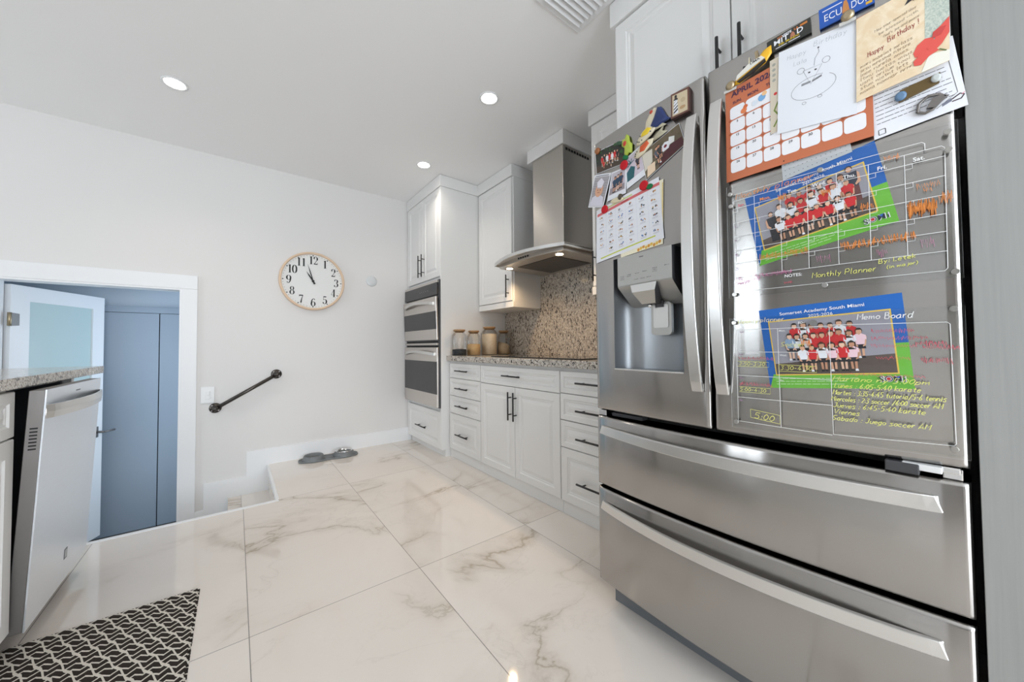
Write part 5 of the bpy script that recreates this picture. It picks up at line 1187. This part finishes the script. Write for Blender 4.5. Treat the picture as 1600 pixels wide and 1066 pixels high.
snapshot([(0.696, 1.687), (0.555, 1.725), (0.535, 1.648), (0.676, 1.586)], 0.0020, 'large dark outdoor photo with white dogs, tilted beside the door handle', (0.01, 0.015, 0.015), ink(104, 92, 72), p5)

# magnets: relief shapes standing on the door
def relief(mb, pts, m, h0, h1, cy_=None):
    """pillowed outline; pts (y, z)"""
    cx_ = sum(p[0] for p in pts)/len(pts); cz_ = sum(p[1] for p in pts)/len(pts)
    rows = [[tuple(S(-(cx_+(y-cx_)*k), cz_+(z-cz_)*k, h)) for y, z in pts] for k, h in ((1.0, h0), (1.0, h0+(h1-h0)*0.45), (0.86, h0+(h1-h0)*0.85), (0.5, h1))]
    vs = mb.grid(rows, m, True, cyc=True); mb.cap(vs[0], m); mb.cap(vs[-1], m)
def ep(cy_, cz_, a, b_, rot=0, n=18): r = radians(rot); return [(cy_+a*cos(2*pi*i/n)*cos(r)-b_*sin(2*pi*i/n)*sin(r), cz_+a*cos(2*pi*i/n)*sin(r)+b_*sin(2*pi*i/n)*cos(r)) for i in range(n)]
CRM = ink(214, 204, 178, 0.3)
def bird():
    b = MB(); relief(b, [(0.676, 1.760), (0.672, 1.786), (0.655, 1.808), (0.640, 1.820), (0.630, 1.815), (0.628, 1.795), (0.640, 1.765), (0.655, 1.752)], CRM, 0.001, 0.010)
    o = b.build('magnet'); b = MB(); relief(b, [(0.660, 1.752), (0.640, 1.785), (0.626, 1.815), (0.612, 1.808), (0.600, 1.782), (0.590, 1.762), (0.578, 1.752), (0.600, 1.752), (0.625, 1.745)], ink(34, 52, 104, 0.25), 0.003, 0.013); b.build('wing', o)
    b = MB(); relief(b, ep(0.648, 1.808, 0.006, 0.006), ink(190, 70, 46, 0.3), 0.009, 0.012); b.build('face_spot', o)
    tag(o, 'cream ceramic bird magnet with dark blue speckled wing', 'magnet', 'painted ceramic animal magnets')
bird()
def fish(poly, tail, spot, m, label, dots):
    b = MB(); relief(b, poly, CRM, 0.004, 0.013); o = b.build('magnet'); b = MB(); relief(b, tail, ink(176, 170, 146, 0.3), 0.003, 0.009); b.build('tail', o)
    b = MB(); relief(b, spot, m, 0.010, 0.0155); b.build('saddle', o)
    b = MB()
    for y, z in dots: relief(b, ep(y, z, 0.0022, 0.0022, 0, 8), ink(40, 56, 50, 0.3), 0.012, 0.0145)
    b.build('spots', o); tag(o, label, 'magnet', 'painted ceramic animal magnets')
fish([(0.710, 1.722), (0.704, 1.738), (0.688, 1.756), (0.662, 1.768), (0.640, 1.762), (0.632, 1.748), (0.650, 1.734), (0.676, 1.722), (0.698, 1.716)], [(0.645, 1.762), (0.600, 1.770), (0.612, 1.755), (0.596, 1.742), (0.640, 1.742)],
     [(0.688, 1.738), (0.684, 1.752), (0.662, 1.762), (0.646, 1.752), (0.660, 1.738)], ink(228, 196, 40, 0.3), 'cream ceramic fish magnet with bright yellow patch', [(0.702, 1.730), (0.695, 1.726), (0.684, 1.728), (0.650, 1.742), (0.640, 1.752), (0.690, 1.744)])
fish([(0.722, 1.684), (0.712, 1.702), (0.690, 1.714), (0.662, 1.722), (0.640, 1.716), (0.650, 1.700), (0.680, 1.682), (0.706, 1.674)], [(0.645, 1.718), (0.606, 1.742), (0.612, 1.728), (0.592, 1.718), (0.642, 1.706)],
     [(0.694, 1.688), (0.692, 1.708), (0.664, 1.718), (0.656, 1.704), (0.676, 1.688)], ink(206, 88, 44, 0.3), 'cream ceramic fish magnet with orange band, under the yellow one', [(0.710, 1.690), (0.704, 1.696), (0.712, 1.684)])
b = MB(); relief(b, [(0.775, 1.752), (0.770, 1.776), (0.760, 1.770), (0.752, 1.786), (0.742, 1.776), (0.738, 1.752), (0.728, 1.740), (0.730, 1.708), (0.744, 1.714), (0.752, 1.704), (0.762, 1.712), (0.760, 1.736)], ink(172, 190, 70, 0.35), 0.003, 0.012); o = b.build('magnet')
b = MB(); relief(b, ep(0.757, 1.752, 0.008, 0.010), ink(192, 60, 44, 0.35), 0.009, 0.014); b.build('vest', o); b = MB(); relief(b, ep(0.785, 1.768, 0.018, 0.008, 25), ink(38, 78, 50, 0.35), 0.004, 0.011); b.build('leafy_branch', o)
tag(o, 'small green and yellow figure magnet with red vest, over the group photo', 'magnet', 'painted ceramic animal magnets')
b = MB(); relief(b, ep(0.897, 1.793, 0.012, 0.013), ink(150, 92, 50, 0.4), 0.003, 0.013); tag(b.build('magnet'), 'small round brown magnet at the corner of the group photo', 'magnet')
FELT = ink(190, 24, 36, 0.9); FGR = ink(22, 110, 62, 0.9)
def pom(y, z, r, leaf, label):
    b = MB(); n = 22
    rows = [[tuple(S(-(y+rr_*cos(2*pi*i/n)), z+rr_*sin(2*pi*i/n), h)) for i in range(n)] for rr_, h in ((r, 0.006), (r, 0.010), (r*0.8, 0.0125))]
    vs = b.grid(rows, FELT, True, cyc=True); b.cap(vs[0], FELT); b.cap(vs[-1], FELT); o = b.build('magnet')
    if leaf: b = MB(); relief(b, ep(y+leaf[0], z+leaf[1], 0.013, 0.009, leaf[2], 14), FGR, 0.005, 0.010); b.build('leaf', o)
    tag(o, label, 'magnet', 'red felt apple magnets')
pom(0.765, 1.677, 0.0165, (-0.006, 0.026, 30), 'red felt round magnet with green leaf, holding the instant photos'); pom(0.683, 1.570, 0.0165, (-0.021, -0.011, 0), 'red felt round magnet with green leaf, at the top of the lunch menu'); pom(0.862, 1.546, 0.0155, None, 'red felt round magnet without leaf, on the menu corner')
b = MB(); relief(b, ep(0.800, 1.560, 0.030, 0.010, 6), ink(218, 208, 176, 0.4), 0.005, 0.013); relief(b, ep(0.782, 1.565, 0.009, 0.012), ink(70, 60, 44, 0.4), 0.007, 0.016); tag(b.build('magnet'), 'cream and dark brown oval magnet lying across the top of the lunch menu', 'magnet')
# framed lighthouse magnet
t = thing('framed_magnet', 'square magnet in brown frame with a striped lighthouse, top of the left door', 'magnet', tuple(S(-0.546, 1.78, 0)))
m_fr = ink(104, 66, 56, 0.4)
sh = Sheet([(0.575, 1.823), (0.517, 1.816), (0.517, 1.740), (0.576, 1.743)], 0.0005, 0.012, m_fr, ink(58, 34, 30)); sh.rect(0.0, 0.0, 1, 0.07, m_fr, 4); sh.done('frame', None, None, None, t)
sh = Sheet([(0.570, 1.816), (0.522, 1.810), (0.522, 1.746), (0.571, 1.749)], 0.0126, 0.0004, ink(206, 190, 160)); sh.poly([(0.08, 0.06), (0.40, 0.06), (0.34, 0.72), (0.12, 0.72)], WHT, 1)
for i in range(4): sh.poly([(0.09, 0.08+0.17*i), (0.38, 0.22+0.17*i), (0.37, 0.31+0.14*i), (0.10, 0.17+0.15*i)], DK, 2)
sh.rect(0.10, 0.72, 0.38, 0.78, DK, 2); sh.rect(0.16, 0.78, 0.32, 0.90, ink(70, 56, 52), 2); sh.disc(0.24, 0.91, 0.004, DK, 3, 8); sh.disc(0.68, 0.25, 0.010, ink(180, 148, 110), 1, 8, 0.006); sh.disc(0.72, 0.60, 0.008, ink(190, 170, 140), 1, 8); sh.done('picture', None, None, None, t)
# plate magnets
def plate(quad, m, label, fn):
    sh = Sheet(quad, 0.001, 0.004, m); fn(sh); return sh.done('souvenir_magnet', label, 'magnet', 'license plate shaped souvenir magnets')
def pl1(sh):
    sh.text('YO', 0.24, 0.74, 0.0055, ink(206, 120, 60), 2, 0.03); sh.text('VISITE', 0.36, 0.74, 0.0055, WHT, 2, 0.03, width=0.020); sh.text('LA', 0.64, 0.74, 0.0055, ink(206, 120, 60), 2, 0.03)
    sh.text('MIT', 0.17, 0.40, 0.0125, WHT, 2, 0.015, width=0.031); sh.text('D', 0.70, 0.40, 0.0125, WHT, 2, 0.015, width=0.012); sh.poly([(0.54, 0.38), (0.66, 0.38), (0.64, 0.62), (0.60, 0.74), (0.56, 0.62)], ink(176, 116, 90), 2)
    sh.text('DEL MUNDO', 0.28, 0.24, 0.0045, ink(226, 196, 40), 2, 0.02, width=0.042); sh.line([(0.20, 0.14), (0.46, 0.14)], 0.0016, WHT, 2); sh.line([(0.50, 0.14), (0.76, 0.14)], 0.0016, WHT, 2); sh.rect(0.77, 0.76, 0.93, 0.90, ink(196, 120, 50), 2)
plate([(0.316, 1.820), (0.226, 1.826), (0.225, 1.787), (0.315, 1.785)], ink(44, 46, 42, 0.35), 'dark souvenir plate magnet lettered MITAD', pl1)
def pl2(sh):
    sh.text('ECU', 0.10, 0.25, 0.017, WHT, 2, 0.0, width=0.031); sh.text('DOR', 0.60, 0.25, 0.017, WHT, 2, 0.0, width=0.031); sh.poly([(0.43, 0.22), (0.57, 0.22), (0.55, 0.55), (0.52, 0.80), (0.47, 0.80), (0.45, 0.55)], ink(196, 130, 70), 2)
    sh.line([(0.07, 0.80), (0.44, 0.80)], 0.0022, WHT, 2); sh.rect(0.85, 0.08, 0.96, 0.20, ink(220, 170, 50), 2)
plate([(0.2105, 1.831), (0.116, 1.832), (0.116, 1.783), (0.2095, 1.783)], ink(32, 88, 178, 0.35), 'blue souvenir plate magnet lettered ECUADOR', pl2)
# boat magnet
b = MB(); relief(b, [(0.393, 1.744), (0.388, 1.760), (0.360, 1.776), (0.330, 1.786), (0.318, 1.800), (0.305, 1.802), (0.304, 1.782), (0.318, 1.764), (0.350, 1.752), (0.380, 1.742)], ink(232, 178, 34, 0.3), 0.0105, 0.017); o = b.build('magnet')
b = MB(); b.prism([(0.386, 1.752), (0.383, 1.764), (0.356, 1.779), (0.326, 1.784), (0.318, 1.774), (0.352, 1.764)], 0.015, 0.0195, ink(228, 226, 218, 0.3), lambda y, z, h: S(-y, z, h)); b.build('hull', o)
b = MB(); b.prism([(0.384, 1.748), (0.350, 1.760), (0.318, 1.772), (0.316, 1.764), (0.346, 1.750), (0.378, 1.742)], 0.015, 0.019, ink(30, 26, 24, 0.3), lambda y, z, h: S(-y, z, h)); b.build('black_hull', o)  # black lower part of the boat magnet
sh = Sheet([(0.352, 1.784), (0.328, 1.786), (0.326, 1.776), (0.350, 1.773)], 0.0190, 0.0003, None); sh.text('LIMA', 0.0, 0.1, 0.0062, DK, 2, 0.02, width=0.022); sh.done('lettering', None, None, None, o)
tag(o, 'yellow and white curved souvenir magnet lettered LIMA above the calendar', 'magnet')
b = MB(); b.prism([(0.341, 1.784), (0.344, 1.812), (0.337, 1.814), (0.335, 1.788)], 0.001, 0.006, m_brass, lambda y, z, h: S(-y, z, h)); o = b.build('magnet')
b = MB(); b.prism([(0.360, 1.782), (0.358, 1.806), (0.356, 1.806), (0.354, 1.784)], 0.001, 0.005, CRM, lambda y, z, h: S(-y, z, h)); b.build('sprig', o); b = MB(); b.prism([(0.374, 1.774), (0.372, 1.790), (0.366, 1.788), (0.366, 1.776)], 0.001, 0.005, DK, lambda y, z, h: S(-y, z, h)); b.build('stem', o)
tag(o, 'thin brass coloured upright magnet standing above the LIMA magnet', 'magnet')
def clip(y, z, rot, sx, label, off, m=m_brass):
    r = radians(rot); tf = lambda a, c: (y+a*cos(r)-c*sin(r), z+a*sin(r)+c*cos(r))
    b = MB(); b.prism([tf(-sx, -0.006), tf(sx, -0.006), tf(sx, 0.001), tf(-sx, 0.001)], off, off+0.004, m_steel_h, lambda a, c, h: S(-a, c, h)); o = b.build('clip_magnet')
    b = MB(); n = 16; rows = [[tuple(S(-tf(rr_*cos(2*pi*i/n), 0.011+rr_*sin(2*pi*i/n))[0], tf(0, 0.011+rr_*sin(2*pi*i/n))[1], h)) for i in range(n)] for rr_, h in ((0.012, off), (0.012, off+0.005), (0.007, off+0.010), (0.005, off+0.010))]
    vs = b.grid(rows, m, True, cyc=True); b.cap(vs[0], m); b.cap(vs[-1], m); b.build('knob', o); tag(o, label, 'clip', 'metal paper clips')
clip(0.160, 1.762, 2, 0.014, 'metal clip magnet at the top of the drawing and beige card', 0.0165); clip(0.402, 1.738, 3, 0.016, 'metal clip magnet at the top corner of the calendar', 0.0108)
b = MB(); ring = [(0.060, 1.503), (0.058, 1.520), (0.045, 1.531), (0.030, 1.528), (0.020, 1.520), (0.030, 1.512), (0.040, 1.500), (0.050, 1.497)]
b.tube([tuple(S(-y, z, 0.0075)) for y, z in ring+ring[:1]], 0.0028, m_steel_side, 8, False); b.prism([(0.048, 1.505), (0.040, 1.522), (0.026, 1.525), (0.024, 1.515), (0.036, 1.502)], 0.006, 0.012, m_steel_side, lambda y, z, h: S(-y, z, h))
tag(b.build('carabiner_magnet'), 'grey hook-shaped magnet on the white notice sheet', 'magnet')
b = MB(); b.prism([(0.086, 1.537), (0.030, 1.551), (0.028, 1.572), (0.084, 1.562)], 0.0045, 0.0095, ink(96, 76, 34, 0.4), lambda y, z, h: S(-y, z, h)); o = b.build('magnet')
b = MB(); relief(b, ep(0.083, 1.549, 0.009, 0.010), ink(96, 128, 160, 0.4), 0.008, 0.014); b.build('blue_figure', o); b = MB(); relief(b, ep(0.034, 1.562, 0.007, 0.009), ink(196, 202, 200, 0.4), 0.008, 0.014); b.build('white_figure', o)
tag(o, 'brown rectangular magnet with small blue and white figures under the beige card', 'magnet')
# marks on the dispenser panel
sh = Sheet([(0.806, 1.342), (0.588, 1.342), (0.588, 1.236), (0.806, 1.236)], 0.0034, 0.0002, None); rr = random.Random(3); MK = ink(92, 92, 90)
sh.line([(0.44, 0.86), (0.52, 0.86)], 0.0028, MK, 2)
for u, v, n_ in ((0.06, 0.32, 3), (0.20, 0.34, 2), (0.36, 0.34, 1), (0.50, 0.36, 1), (0.68, 0.40, 3), (0.88, 0.42, 1), (0.34, 0.14, 1), (0.46, 0.14, 1), (0.57, 0.15, 1)):
    for k_ in range(n_):
        for q_ in range(4): sh.line([(u+0.021*q_, v-0.055*k_), (u+0.021*q_+rr.uniform(0.010, 0.017), v-0.055*k_)], rr.uniform(0.0012, 0.0022), MK, 2)
o = sh.done('panel_lettering', None, None, None, dl)
